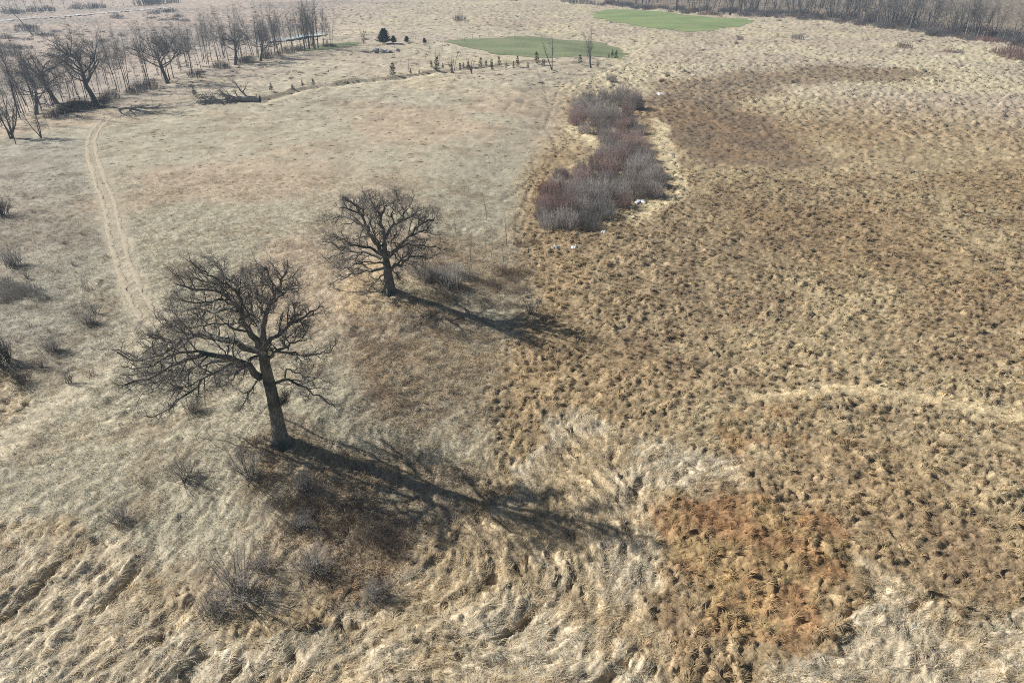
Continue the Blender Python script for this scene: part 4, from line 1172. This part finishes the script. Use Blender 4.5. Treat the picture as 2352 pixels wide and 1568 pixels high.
def snow(u, v, wu, hv, label, seed):
    x, y, z = P(u, v)
    rng = np.random.RandomState(seed)
    W = wu * mpp(u, v) * .5; D = W * hv * .7
    n, m = 22, 5
    V = [(0, 0, .10)]; F = []
    ph = rng.uniform(0, 6.28, 5); am = rng.uniform(.12, .36, 5)
    for j in range(1, m + 1):
        for i in range(n):
            a = i / n * 2 * math.pi
            r = j / m * (1 + sum(am[q] * math.sin((q + 2) * a + ph[q]) for q in range(5)))
            V.append((W * r * math.cos(a), D * r * math.sin(a), .07 * (1 - (j / m) ** 2) + .06 * rng.rand() - (.2 if j == m else .1 * (rng.rand() < .22))))
    me = bpy.data.meshes.new('snow_patch')
    faces = [(0, 1 + i, 1 + (i + 1) % n) for i in range(n)]
    for j in range(m - 1):
        for i in range(n):
            a0 = 1 + j * n + i; a1 = 1 + j * n + (i + 1) % n
            faces.append((a0, a0 + n, a1 + n, a1))
    me.from_pydata(V, [], faces)
    for p in me.polygons: p.use_smooth = True
    zz = z + float(relief(np.array([x]), np.array([y]), masks(np.array([x]), np.array([y])))[0])
    o = obj('snow_patch', me, M_SNOW); o.location = (x, y, max(z, zz) + .14); o.rotation_euler[2] = rng.uniform(-.4, .4)
    tag(o, label, 'snow', 'leftover snow patches')
for k, (u, v, w, h, lab) in enumerate([
    (1518, 216, 30, 1.0, 'long snow patch in the marsh right of the upper thicket clump'), (1511, 453, 22, 1.4, 'snow patch on the marsh side, topmost of the three below the thicket'),
    (1470, 467, 26, 1.2, 'snow patch in the middle of the three below the thicket'), (1442, 478, 20, 1.2, 'bluish snow patch, lowest of the three below the thicket'),
    (1396, 495, 16, 1.3, 'small snow patch in the shade under the lower thicket clump'), (1386, 536, 12, 1.6, 'tiny snow patch at the foot of the lower thicket clump'),
    (1275, 573, 18, 1.2, 'white snow patch among the saplings below the thicket'), (1318, 570, 14, 1.8, 'narrow snow patch beside the reddish grass below the thicket'),
    (1853, 91, 14, 1.4, 'snow patch beside the round far bush near the wood')]):
    snow(u, v, w, h, lab, 500 + k)

# ------------------------------------------------------------------ saplings and brush about the oak on the knoll
SAP = [proto_slender(601 + k, 4.5, .05, .3, (9, 3, 2), (.14, .28), None, .12, .05, .01) for k in range(3)]
for u, v, h, lab in [(1117, 506, 4.6, 'dark sapling standing alone on the bright slope, with a clear shadow'), (1048, 537, 3.8, 'thin sapling on the slope close to the knoll oak'),
                     (1164, 563, 5.0, 'tallest thin sapling in the brown grass below the slope'), (1182, 546, 4.0, 'thin sapling just behind the tallest one'),
                     (1080, 602, 4.6, 'sapling in the brush right of the knoll oak'), (1128, 592, 3.2, 'short sapling midway between knoll oak and thicket'),
                     (1157, 600, 3.4, 'short sapling below the tallest thin sapling'), (1217, 592, 3.6, 'sapling close by the white snow patch'),
                     (1252, 548, 3.4, 'pale sapling at the foot of the lower thicket clump')]:
    put('sapling', SAP[rs.randrange(3)], P(u, v), lab, 'sapling', None, h / 4.5, None, (0, rs.gauss(0, .03)), 1.0)
BR = [proto_thicket(621 + k, 1.6, 1.7, 130, M_BROWN, .014) for k in range(3)]
for u, v, s in [(965, 632, 1.2), (1000, 640, 1.1), (1040, 628, 1.0), (1030, 655, 1.1), (1075, 640, .9), (1150, 628, 1.1), (1175, 636, 1.1), (1200, 628, .9), (1130, 655, .8), (1195, 565, .8), (1225, 560, .8)]:
    put('brush', GBUSH[rs.randrange(3)] if u < 1100 else BR[rs.randrange(3)], P(u, v), 'low grey brush in the shade right of the knoll oak' if u < 1100 else 'low brown brush between the knoll oak and the snow patches',
        'bush', 'grey brush by the knoll oak' if u < 1100 else 'brown brush by the knoll oak', s * .9)
NEAR = {
    'open': [proto_shrub(701 + k, 2.5, 16, .34, M_SHRUB) for k in range(3)],
    'fan': [proto_shrub(711 + k, 3.0, 36, .5, M_SHRUB, .018, (8, 4), .2, .1, .010) for k in range(2)],
    'dense': [proto_shrub(721 + k, 2.5, 62, .42, M_SHRUB, .014, (8, 3), .4, .1, .011) for k in range(2)],
    'dark': [proto_shrub(731 + k, 2.5, 40, .4, M_DARKBUSH, .018, (7, 4), .35) for k in range(2)],
    'brown': [proto_shrub(741 + k, 1.2, 30, .5, M_BROWN, .01, (4, 2), .3, .15, .006) for k in range(2)],
    'arch': [proto_shrub(751, 4.0, 40, .65, M_SHRUB, .024, (9, 5), .3, .1, .011, .12)],
}
for kind, u, v, s, lab in [
    ('open', 1222, 722, 1.35, 'tall bare shrub in the shadow right of the knoll oak'),
    ('dense', 447, 948, .8, 'fine grey shrub left of the nearest oak trunk, under its limbs'),
    ('fan', 572, 1094, 1.0, 'fan shaped shrub just below the nearest oak trunk'),
    ('fan', 428, 1104, .9, 'fan shaped shrub left of the one below the oak trunk'),
    ('dense', 281, 1200, .72, 'small grey shrub alone on the slope, low on the left'),
    ('arch', 552, 1372, .95, 'big arching grey shrub at the foot of the slope'),
    ('dense', 495, 1412, .95, 'grey shrub joined to the big arching one, on its left'),
    ('dense', 722, 1312, 1.05, 'dense grey shrub right of the big arching one'),
    ('dense', 600, 1310, .7, 'pale small shrub between the arching and the dense grey shrub'),
    ('dense', 858, 1372, .75, 'low grey shrub at the edge of the flattened straw'),
    ('dense', 690, 1212, .7, 'low pale shrub midway down the brown brush patch'),
    ('dense', 700, 1128, .75, 'thin grey shrub in the brown brush right of the fan shaped shrub'),
    ('brown', 660, 1205, 1.0, 'rusty brown weed clump in the brush below the oak'),
    ('brown', 330, 1110, .8, 'small dark weed clump left of the fan shaped shrubs'),
    ('open', 162, 880, .82, 'upright bare shrub on the left slope, lowest of four'),
    ('dark', 48, 884, .85, 'dark shrub with long shadow by the left edge'),
    ('open', 100, 846, .7, 'small bare shrub right of the shaded hollow at the left'),
    ('dense', 120, 808, .85, 'round bare shrub with shadow on the left slope'),
    ('dense', 204, 746, .85, 'grey shrub with a sharp shadow near the track'),
    ('open', 218, 722, .9, 'slim shrub right behind the grey one near the track'),
    ('dark', 4, 838, 1.6, 'tall dark shrub cut by the left edge'),
    ('dense', 34, 612, 1.2, 'wide bare shrub at the left, above the low brush'),
    ('dark', 6, 496, 1.5, 'round dark bush with shadow at the left edge, highest up'),
    ('brown', 200, 668, 1.1, 'small dark clump on the slope left of the track'),
    ('brown', 150, 562, .9, 'low dark clump on the slope high left of the track'),
    ('open', 170, 612, .5, 'tiny bare shrub on the slope left of the track'),
    ('brown', 212, 862, 1.0, 'reddish brown weed clump beside the upright bare shrub'),
    ('open', 62, 640, .7, 'thin shrub rising from the low brush at the left'),
]:
    put('shrub', NEAR[kind][rs.randrange(len(NEAR[kind]))], P(u, v), lab, 'bush', None, s)
put('sapling', SAP[1], P(234, 988), 'leaning dead sapling alone on the left slope', 'sapling', None, .62, 2.0, (0, -.3), .6)
for u, v, s in [(20, 668, 1.0), (45, 678, 1.1), (70, 672, 1.0), (85, 685, .8), (15, 690, .9), (8, 655, .9)]:
    put('brush', GBUSH[rs.randrange(3)], P(u, v), 'low tangled grey brush at the left picture edge', 'bush', 'low brush at the left edge', s * .8)
BRAM = [proto_thicket(631 + k, 1.0, 1.4, 55, mat_noise('bramble_stems_%d' % k, (.17, .14, .115), (.29, .24, .20), .8), .009) for k in range(3)]
for k in range(46):
    t = k / 46.0
    u = 600 + 330 * rs.random(); v = 1105 + (u - 600) * .35 + rs.gauss(25, 50)
    put('bramble', BRAM[k % 3], P(u, v), 'dark bramble in the brush patch below the nearest oak and its shadow', 'bush', 'brambles below the nearest oak', rs.uniform(.6, 1.1))
for k in range(44):
    u = rs.uniform(950, 1210); v = 655 + rs.gauss(0, 1) * 22 + (u - 960) * .12
    put('bramble', BRAM[k % 3], P(u, v), 'dark bramble in the shadowed brush right of the knoll oak', 'bush', 'brambles right of the knoll oak', rs.uniform(.7, 1.2))
for k in range(44):
    u = rs.uniform(-10, 250); v = rs.uniform(400, 930)
    put('weed_clump', NEAR['brown'][k % 2] if k % 3 else BRAM[k % 2], P(u, v), 'small dull weed clump scattered over the slope left of the track', 'weeds', 'weeds of the left slope', rs.uniform(.35, .75))
for k in range(40):
    u = rs.uniform(770, 1140); v = rs.uniform(740, 1040)
    put('weed_clump', BRAM[k % 3], P(u, v), 'low brown weeds in the open ground between the two great oaks', 'weeds', 'weeds between the two oaks', rs.uniform(.4, .8))
for k in range(26):
    u = rs.uniform(600, 900); v = 1090 + (u - 600) * .55 + rs.uniform(-60, 130)
    put('weed_clump', NEAR['brown'][k % 2], P(u, v), 'knee high brown weeds in the dark brush patch below the oak', 'weeds', 'weeds of the brush patch', rs.uniform(.45, .85))

# ------------------------------------------------------------------ fallen tree
def fallen_tree():
    x, y, z = P(545, 234)
    root = empty('fallen_tree', (x, y, z)); tag(root, 'bleached fallen tree with broken limbs lying at the field edge', 'fallen tree')
    s = mpp(545, 234); rng = np.random.RandomState(77)
    def l(u, v, d=0.0, zz=None):                       # along the trunk, height above ground
        return np.array(((u - 545) * s, d, (234 - v) * s / math.cos(R(10))))
    tp = [l(598, 230), l(580, 229), l(562, 228), l(545, 228), l(528, 230)]
    for q in tp: q[2] = max(q[2], .45)
    obj('trunk', trunk_mesh('fallen_trunk', tp, [.95, .85, .75, .6, .4], 12, 1.25, 5), M_DEADWOOD, root)
    limbs = [([l(575, 228), l(562, 216), l(552, 205), l(548, 197), l(540, 188)], .24, 1.0), ([l(560, 215), l(568, 205), l(573, 193)], .10, 1.0),
             ([l(548, 198, 1), l(536, 193, 1), l(530, 187, 1)], .10, 1.5), ([l(550, 228), l(546, 212), l(548, 200)], .16, -.6),
             ([l(552, 228), l(530, 221), l(508, 218), l(488, 216)], .22, .8), ([l(520, 219), l(510, 210), l(497, 204)], .10, .6), ([l(519, 219), l(515, 212), l(510, 203)], .08, .6),
             ([l(530, 229), l(500, 229), l(475, 230), l(455, 238)], .24, -1.2), ([l(540, 232), l(515, 236), l(490, 238), l(468, 244)], .2, -2.4),
             ([l(545, 232), l(528, 240), l(505, 242)], .15, -3.4), ([l(500, 231), l(478, 226), l(460, 230)], .12, 1.6), ([l(510, 230), l(490, 234), l(470, 240), l(452, 246)], .12, -3.0),
             ([l(590, 230), l(592, 222), l(588, 218)], .12, .4), ([l(596, 231), l(600, 224), l(599, 219)], .1, -.5)]
    for k in range(20):
        u0 = rng.uniform(480, 570); v0 = rng.uniform(222, 238); a0 = rng.uniform(-.9, .75); L_ = rng.uniform(22, 46)
        limbs.append(([l(u0, v0), l(u0 - L_ * .5 * math.cos(a0), v0 - L_ * .28 * max(math.sin(a0), -.1) - 2), l(u0 - L_ * math.cos(a0), v0 - L_ * .5 * max(math.sin(a0), -.2))], rng.uniform(.09, .2), rng.uniform(-3.5, 2.5)))
    for pts, r, dd in limbs:
        q = np.array([p + np.array((0, dd * k / (len(pts) - 1), 0)) for k, p in enumerate(pts)])
        q[:, 2] = np.maximum(q[:, 2], .1)
        q = resample(q, 10) + rng.normal(0, .07, (10, 3)); q[0] = pts[0]
        q = q[None]; rr = taper(np.array([r * 1.35]), 10, .2)
        a, ra, ia = branch(q, rr, 9, rng, .25, 1, (.4, 1.0), (.3, .6), 5, .2, .0, .09, .6, .3, .5)
        b, rb, ib = branch(a, ra, 5, rng, .2, 1, (.4, 1.0), (.3, .6), 3, .2, .0, .045, .65, .5, .4)
        for arr in (a, b): arr[..., 2] = np.maximum(arr[..., 2], .03)
        lm = obj('limb', tube_mesh('fallen_limb', [(q, rr, 7), (a, ra, 5)]), M_DEADWOOD, root)
        tag(obj('twigs', tube_mesh('fallen_twigs', [(b, rb, 3)]), M_DEADWOOD, lm), kind='stuff')
fallen_tree()

def rubble_pile():
    x, y, z = P(870, 121); s = mpp(870, 121); rng = np.random.RandomState(8)
    root = empty('rubble_pile', (x, y, z)); tag(root, 'heap of pale stones and logs on the grass before the evergreen', 'rubble pile')
    for k in range(16):
        W = rng.uniform(.5, 1.4); n = 7
        import bmesh
        bm = bmesh.new(); bmesh.ops.create_icosphere(bm, subdivisions=2, radius=1)
        for v in bm.verts:
            v.co.x *= W * 1.2; v.co.y *= W * .8; v.co.z *= W * .6
            v.co *= 1 + .18 * math.sin(v.co.x * 5 + k) * math.cos(v.co.y * 4 - k)
        me = bpy.data.meshes.new('stone'); bm.to_mesh(me); bm.free()
        o = obj('stone', me, M_STONE, root)
        o.location = (rng.normal(2.2, 2.2), rng.normal(0, .9), .3 + (0.7 if k < 5 else 0)); o.rotation_euler = rng.uniform(-.5, .5, 3)
    p = walk(np.stack([rng.normal(-4, 3, 14), rng.normal(0, 1, 14), rng.uniform(.1, .7, 14)], 1), np.stack([rng.normal(0, 1, 14), rng.normal(0, .4, 14), rng.normal(.05, .1, 14)], 1), rng.uniform(2, 5, 14), 5, .08, 0, rng)
    p[..., 2] = np.maximum(p[..., 2], .06)
    obj('logs', tube_mesh('pile_logs', [(p, taper(rng.uniform(.1, .22, 14), 6, .5), 6)]), M_DEADWOOD, root)
rubble_pile()

# ------------------------------------------------------------------ evergreens, planted tubes and single trees in the middle distance
JUN = proto_conifer(801, 7.0, .16, .52, M_JUNIPER, 190, 34, .55); JUN2 = proto_conifer(802, 3.0, .08, .6, M_JUNIPER, 80, 22, .4)
put('evergreen_tree', JUN, P(882, 101), 'broad dark evergreen beyond the stone heap', 'tree', None, grow_h(882, 101, 66) / 7.0, wide=1.15)
put('evergreen_bush', JUN2, P(905, 100), 'small evergreen hugging the right foot of the broad evergreen', 'bush', None, 1.0)
put('evergreen_bush', JUN2, P(934, 98), 'small round evergreen right of the broad evergreen', 'bush', None, .85)
put('evergreen_bush', JUN2, P(976, 100), 'smallest round evergreen beside the white planting tubes', 'bush', None, .7)
YC = [proto_conifer(821 + k, 2.2, .035, .3) for k in range(3)]; DC = [proto_conifer(831 + k, 2.0, .035, .42, M_NEEDLE) for k in range(2)]
def c2(X, Y): return (1024 + X / 2.297) / 1.306, (Y / 2.297) / 1.306
for X, Y, h in [(622, 470, 2.2), (655, 492, 4.2), (700, 478, 1.8), (820, 490, 2.4), (842, 478, 2.0), (870, 478, 2.2), (960, 467, 3.0), (997, 460, 2.0), (1035, 467, 2.6), (1040, 487, 2.2), (1090, 457, 2.8),
                (1135, 472, 1.8), (1187, 474, 2.2), (1213, 464, 3.2), (1285, 477, 2.0), (1350, 446, 3.8), (1385, 449, 1.8), (1398, 447, 1.6), (1643, 443, 3.0), (1843, 402, 1.6), (1865, 398, 2.6), (1890, 408, 3.0),
                (355, 528, 4.0), (478, 517, 1.8), (537, 512, 1.4)]:
    u, v = c2(X, Y)
    put('young_conifer', YC[rs.randrange(3)], P(u, v), 'young green conifer planted along the furrow before the dull green field', 'conifer', 'young conifers along the furrow', h / 2.2 * 1.15)
for X, Y, h, lab in [(1345, 662, 2.6, 'dark round conifer just left of the fallen tree'), (1870, 632, 2.3, 'dark young conifer nearest right of the fallen tree'),
                     (2022, 626, 1.9, 'small dark conifer, second right of the fallen tree'), (2088, 600, 1.9, 'dark young conifer, third right of the fallen tree'),
                     (2160, 592, 2.0, 'dark young conifer farthest right of the fallen tree')]:
    put('dark_conifer', DC[rs.randrange(2)], P(X / 2.297 / 1.306, Y / 2.297 / 1.306), lab, 'conifer', None, h / 2.0)
def tube_proto():
    p = np.array([[(0, 0, -.1), (0, 0, .4), (.02, 0, 1.0), (.03, 0, 1.6)]]); rr = np.full((1, 4), .13)
    st = np.array([[(.2, 0, -.2), (.2, 0, .5), (.2, 0, 1.0), (.2, 0, 1.35)]])
    v, q = tubes(p, rr, 10)
    return [('sleeve', new_mesh('tube_sleeve', v, q.ravel(), 4, True), M_TUBE), ('stake', tube_mesh('tube_stake', [(st, np.full((1, 4), .03), 4)]), M_DEADWOOD)]
TUBE = tube_proto()
for un, vn in [(1237, 103), (1246, 120), (1322, 119), (1331, 130), (1379, 127), (1385, 117), (1393, 126), (1416, 117), (1438, 119), (1481, 115), (1464, 110), (1028, 128), (1048, 136), (1085, 128), (1370, 115), (1310, 117), (1542, 116), (1290, 112)]:
    put('planting_tube', TUBE, P(un / 1.306, vn / 1.306), 'white planting tube in the rows behind the dull green field', 'tree guard', 'white planting tubes', 1.15)
put('forked_tree', proto_multistem(841, 12, 2, .2, None, .1), P(1268, 161), 'thin forked bare tree before the dull green field', 'tree', None, grow_h(1268, 161, 76) / 12, .9)
put('forked_tree', proto_multistem(842, 12, 5, .14, None, .13), P(1357, 156), 'many stemmed bare tree before the right end of the dull green field', 'tree', None, grow_h(1357, 156, 64) / 12, 2)
put('small_tree', proto_multistem(843, 9, 3, .12), P(836, 102), 'small bare tree left of the broad evergreen', 'tree', None, grow_h(836, 102, 54) / 9)
put('small_tree', SLENDER[4], P(762, 107), 'small bare tree at the right end of the tree row', 'tree', None, grow_h(762, 107, 60) / 14)
MS = [proto_shrub(851 + k, 5.0, 9, .2, M_DARKBUSH, .07, (6, 4), .2, .09, .02) for k in range(2)]
put('tall_shrub', MS[0], P(1038, 167), 'vase shaped bare shrub among the young conifers, left of the pair', 'bush', None, grow_h(1038, 167, 128) / 5)
put('tall_shrub', MS[1], P(1084, 170), 'vase shaped bare shrub among the young conifers, right of the pair', 'bush', None, grow_h(1084, 170, 132) / 5)
put('tall_shrub', MS[0], P(1372, 155), 'dark low shrub at the foot of the many stemmed tree', 'bush', None, .55, wide=1.4)
TH = [proto_slender(861 + k, 3, .05, .2, (8, 3, 1), (.14, .28), None, .12, .05, .014) for k in range(2)]
for u, v in [(988, 118), (990, 125), (1000, 132), (1015, 123), (960, 130), (945, 138), (978, 142), (920, 150), (905, 133), (870, 138), (938, 160), (1052, 130), (1010, 140)]:
    put('sapling', TH[rs.randrange(2)], P(u, v), 'faint thin sapling in the grass around the stone heap', 'sapling', 'thin saplings about the stone heap', rs.uniform(.9, 1.6))

# ------------------------------------------------------------------ far plain and far woods
M_FARB = mat_noise('far_bush_stems', (.11, .10, .10), (.20, .185, .18), .6)
FARB = [proto_thicket(901 + k, 3.0, 3.2, 110, M_FARB, .035) for k in range(3)]
FARR = [proto_thicket(911 + k, 2.6, 3.2, 110, mat_noise('russet_bush_stems_%d' % k, (.16, .10, .09), (.27, .18, .16), .6), .035) for k in range(2)]
def far_bush(u, v, w, label, group=None, protos=FARB, flat_=1.0):
    s = w * mpp(u, v) / 6.4
    o = put('bush', protos[rs.randrange(len(protos))], P(u, v), label, 'bush', group, s)
    o.scale[2] = s * flat_
far_bush(1056, 48, 38, 'dark round bush alone on the pale far pasture', None, FARB, .9)
far_bush(1831, 91, 36, 'round dark bush alone before the far wood', None, FARB, 1.0)
far_bush(1781, 42, 14, 'small dark bush at the corner of the bright green field')
far_bush(1700, 92, 20, 'faint low bush in the pale grass of the far marsh')
far_bush(2075, 111, 46, 'russet bush at the marsh edge before the far wood', None, FARR, .8)
far_bush(2180, 121, 34, 'russet low bush right of the first at the marsh edge', None, FARR, .7)
far_bush(2203, 123, 26, 'dark low bush touching the russet one at the marsh edge', None, FARB, .8)
for u, v, w in [(2310, 132, 50), (2335, 138, 50), (2290, 124, 40), (2350, 128, 50), (2325, 120, 50), (2372, 140, 60)]:
    far_bush(u, v, w, 'russet brush at the right picture edge before the wood', 'russet brush at the right edge', FARR, 1.1)
far_bush(270, 44, 34, 'spreading grey bush on the far plain beyond the tree row')
for k, (u, v, w) in enumerate([(352, 33, 36), (375, 30, 40), (395, 28, 34), (350, 44, 26), (375, 48, 24), (400, 47, 28), (425, 50, 30), (410, 40, 30)]):
    far_bush(u, v, w, 'bush in the grey brushy patch on the far plain', 'bushes of the far brushy patch', FARB, .6)
for u, v, w in [(55, 64, 40), (75, 66, 36), (62, 72, 60), (90, 82, 40), (110, 84, 36), (12, 88, 36), (30, 90, 30), (65, 92, 30), (8, 108, 40), (30, 112, 50), (55, 112, 50), (20, 128, 60), (130, 74, 26), (165, 76, 18), (180, 80, 18),
                (192, 81, 14), (235, 74, 14), (280, 82, 22), (355, 78, 16), (352, 71, 14), (378, 65, 16), (430, 71, 14), (395, 60, 12), (585, 30, 14), (598, 28, 10), (465, 58, 14), (490, 33, 12), (640, 40, 14), (700, 28, 12), (160, 128, 40), (240, 96, 30), (110, 130, 40), (430, 90, 16)]:
    far_bush(u, v, w, 'small dark bush dotted over the far plain beyond the tree row', 'bushes of the far plain', FARB, rs.uniform(.35, .7))
def snag():
    x, y, z = P(74, 79); s = mpp(74, 79)
    p = np.array([[(0, 0, -.2), (-10 * s, 0, 15 * s), (-22 * s, .5, 34 * s), (-32 * s, 0, 49 * s)]])
    o = obj('dead_pole', tube_mesh('dead_pole', [(p, np.array([[.35, .28, .2, .12]]), 7)]), M_DEADWOOD); o.location = (x, y, z)
    tag(o, 'leaning dead pole standing out of bushes on the far plain', 'dead tree')
snag()
for u, v, s in [(10, 33, .8), (28, 32, 1.0), (45, 31, .8), (62, 30, .9), (84, 29, .7), (100, 28, .8), (125, 26, .9), (150, 24, .7), (172, 23, .9), (190, 22, .7), (215, 21, .8), (238, 19, .7), (262, 16, .8), (285, 15, .7), (310, 14, .7), (330, 12, .7), (358, 10, .8), (395, 8, .9), (415, 6, .8)]:
    put('far_tree', SLENDER[rs.randrange(5)], P(u, v), 'hazy blue bare tree of the farthest row, top left', 'tree', 'far tree row beyond the plain', s * 1.3, None, (0, 0), 1.4)
for u, v, w in [(22, 32, 40), (42, 32, 36), (80, 29, 40), (110, 27, 40), (180, 22, 40), (210, 21, 36), (230, 20, 36), (330, 13, 50), (350, 11, 50), (372, 10, 40), (400, 8, 30)]:
    far_bush(u, v, w, 'hazy bush at the foot of the farthest tree row', 'bushes under the far tree row', FARB, .9)
for u, v, w in [(1300, 6, 30), (1322, 9, 36), (1345, 10, 36), (1368, 12, 30), (1383, 14, 20), (1180, 3, 24)]:
    far_bush(u, v, w, 'bush of the dark hedge left of the far wood', 'hedge bushes left of the far wood', FARB, .9)

# the wood at the upper right: single trees with pale and dark stems, brush at their feet
M_WOODTW = mat_noise('far_wood_twigs', (.075, .072, .072), (.14, .135, .132), 1.0)
WOOD = [proto_slender(921 + k, 18, .2, f, (20, 6, 5), (.2, .42), (M_WOOD, M_WOODTW), .12, .05, .045) for k, f in enumerate((.35, .25, .4))] + [proto_multistem(931, 16, 4, .2), proto_multistem(932, 15, 3, .22)]
PALE = [proto_slender(941 + k, 19, .2, .4, (18, 6, 5), (.18, .38), (M_PALEBARK, M_WTWIG), .12, .05, .04) for k in range(2)]
edge = [(1390, 10), (1430, 18), (1500, 24), (1600, 34), (1700, 38), (1780, 40), (1850, 46), (1930, 54), (2010, 62), (2080, 70), (2150, 82), (2220, 92), (2290, 100), (2370, 112)]
def WSECT(u):
    return 'behind the bright green field' if u < 1740 else 'behind the round dark bush' if u < 1950 else 'behind the russet bushes' if u < 2220 else 'at the right picture corner'
for k in range(300):
    u, v = along(edge, (k + rs.random()) / 300)
    b = rs.random() ** 1.2
    x, y, z = P(u, v)
    x += b * rs.uniform(4, 60); y += b * 170
    if abs(x) > .80 * y + 25: continue
    pale = rs.random() < .22
    put('wood_tree', PALE[rs.randrange(2)] if pale else WOOD[rs.randrange(5)], (x, y, ground_z(x, y)),
        ('pale barked' if pale else 'dark') + ' bare tree in the far wood ' + WSECT(u), 'tree', ('pale' if pale else 'dark') + ' trees of the far wood ' + WSECT(u), rs.uniform(.75, 1.15), None,
        (rs.gauss(0, .03), rs.gauss(0, .03)), rs.uniform(.9, 1.3))
for k in range(190):
    u, v = along(edge, (k + rs.random()) / 190)
    v += rs.uniform(-26, 4) * (u - 1200) / 1100
    v = max(v, 3)
    far_bush(u, v, rs.uniform(26, 46) * (.6 + .5 * (u - 1390) / 900), 'dark underwood brush at the edge of the far wood ' + WSECT(u), 'underwood of the far wood ' + WSECT(u), FARB if rs.random() < .8 else FARR, rs.uniform(.6, 1.2))

# ------------------------------------------------------------------ haze: the air over the land
def build_haze():
    x0, x1, y0, y1, z0, z1 = -9000, 9000, -500, 4200, -6, 42.5
    V = [(x, y, z) for z in (z0, z1) for y in (y0, y1) for x in (x0, x1)]
    F = [(0, 2, 3, 1), (4, 5, 7, 6), (0, 1, 5, 4), (2, 6, 7, 3), (0, 4, 6, 2), (1, 3, 7, 5)]
    me = bpy.data.meshes.new('haze'); me.from_pydata(V, [], F)
    m = bpy.data.materials.new('haze_air'); m.use_nodes = True
    nt = m.node_tree; nt.nodes.remove(nt.nodes['Principled BSDF'])
    pv = nt.nodes.new('ShaderNodeVolumePrincipled')
    pv.inputs['Color'].default_value = (.62, .80, 1.0, 1)
    pv.inputs['Density'].default_value = HAZE
    pv.inputs['Anisotropy'].default_value = .2
    nt.links.new(pv.outputs[0], nt.nodes['Material Output'].inputs['Volume'])
    o = obj('haze', me, m); tag(o, 'thin bluish haze in the air over the land', 'haze', kind='stuff')
HAZE = 0.00024
build_haze()
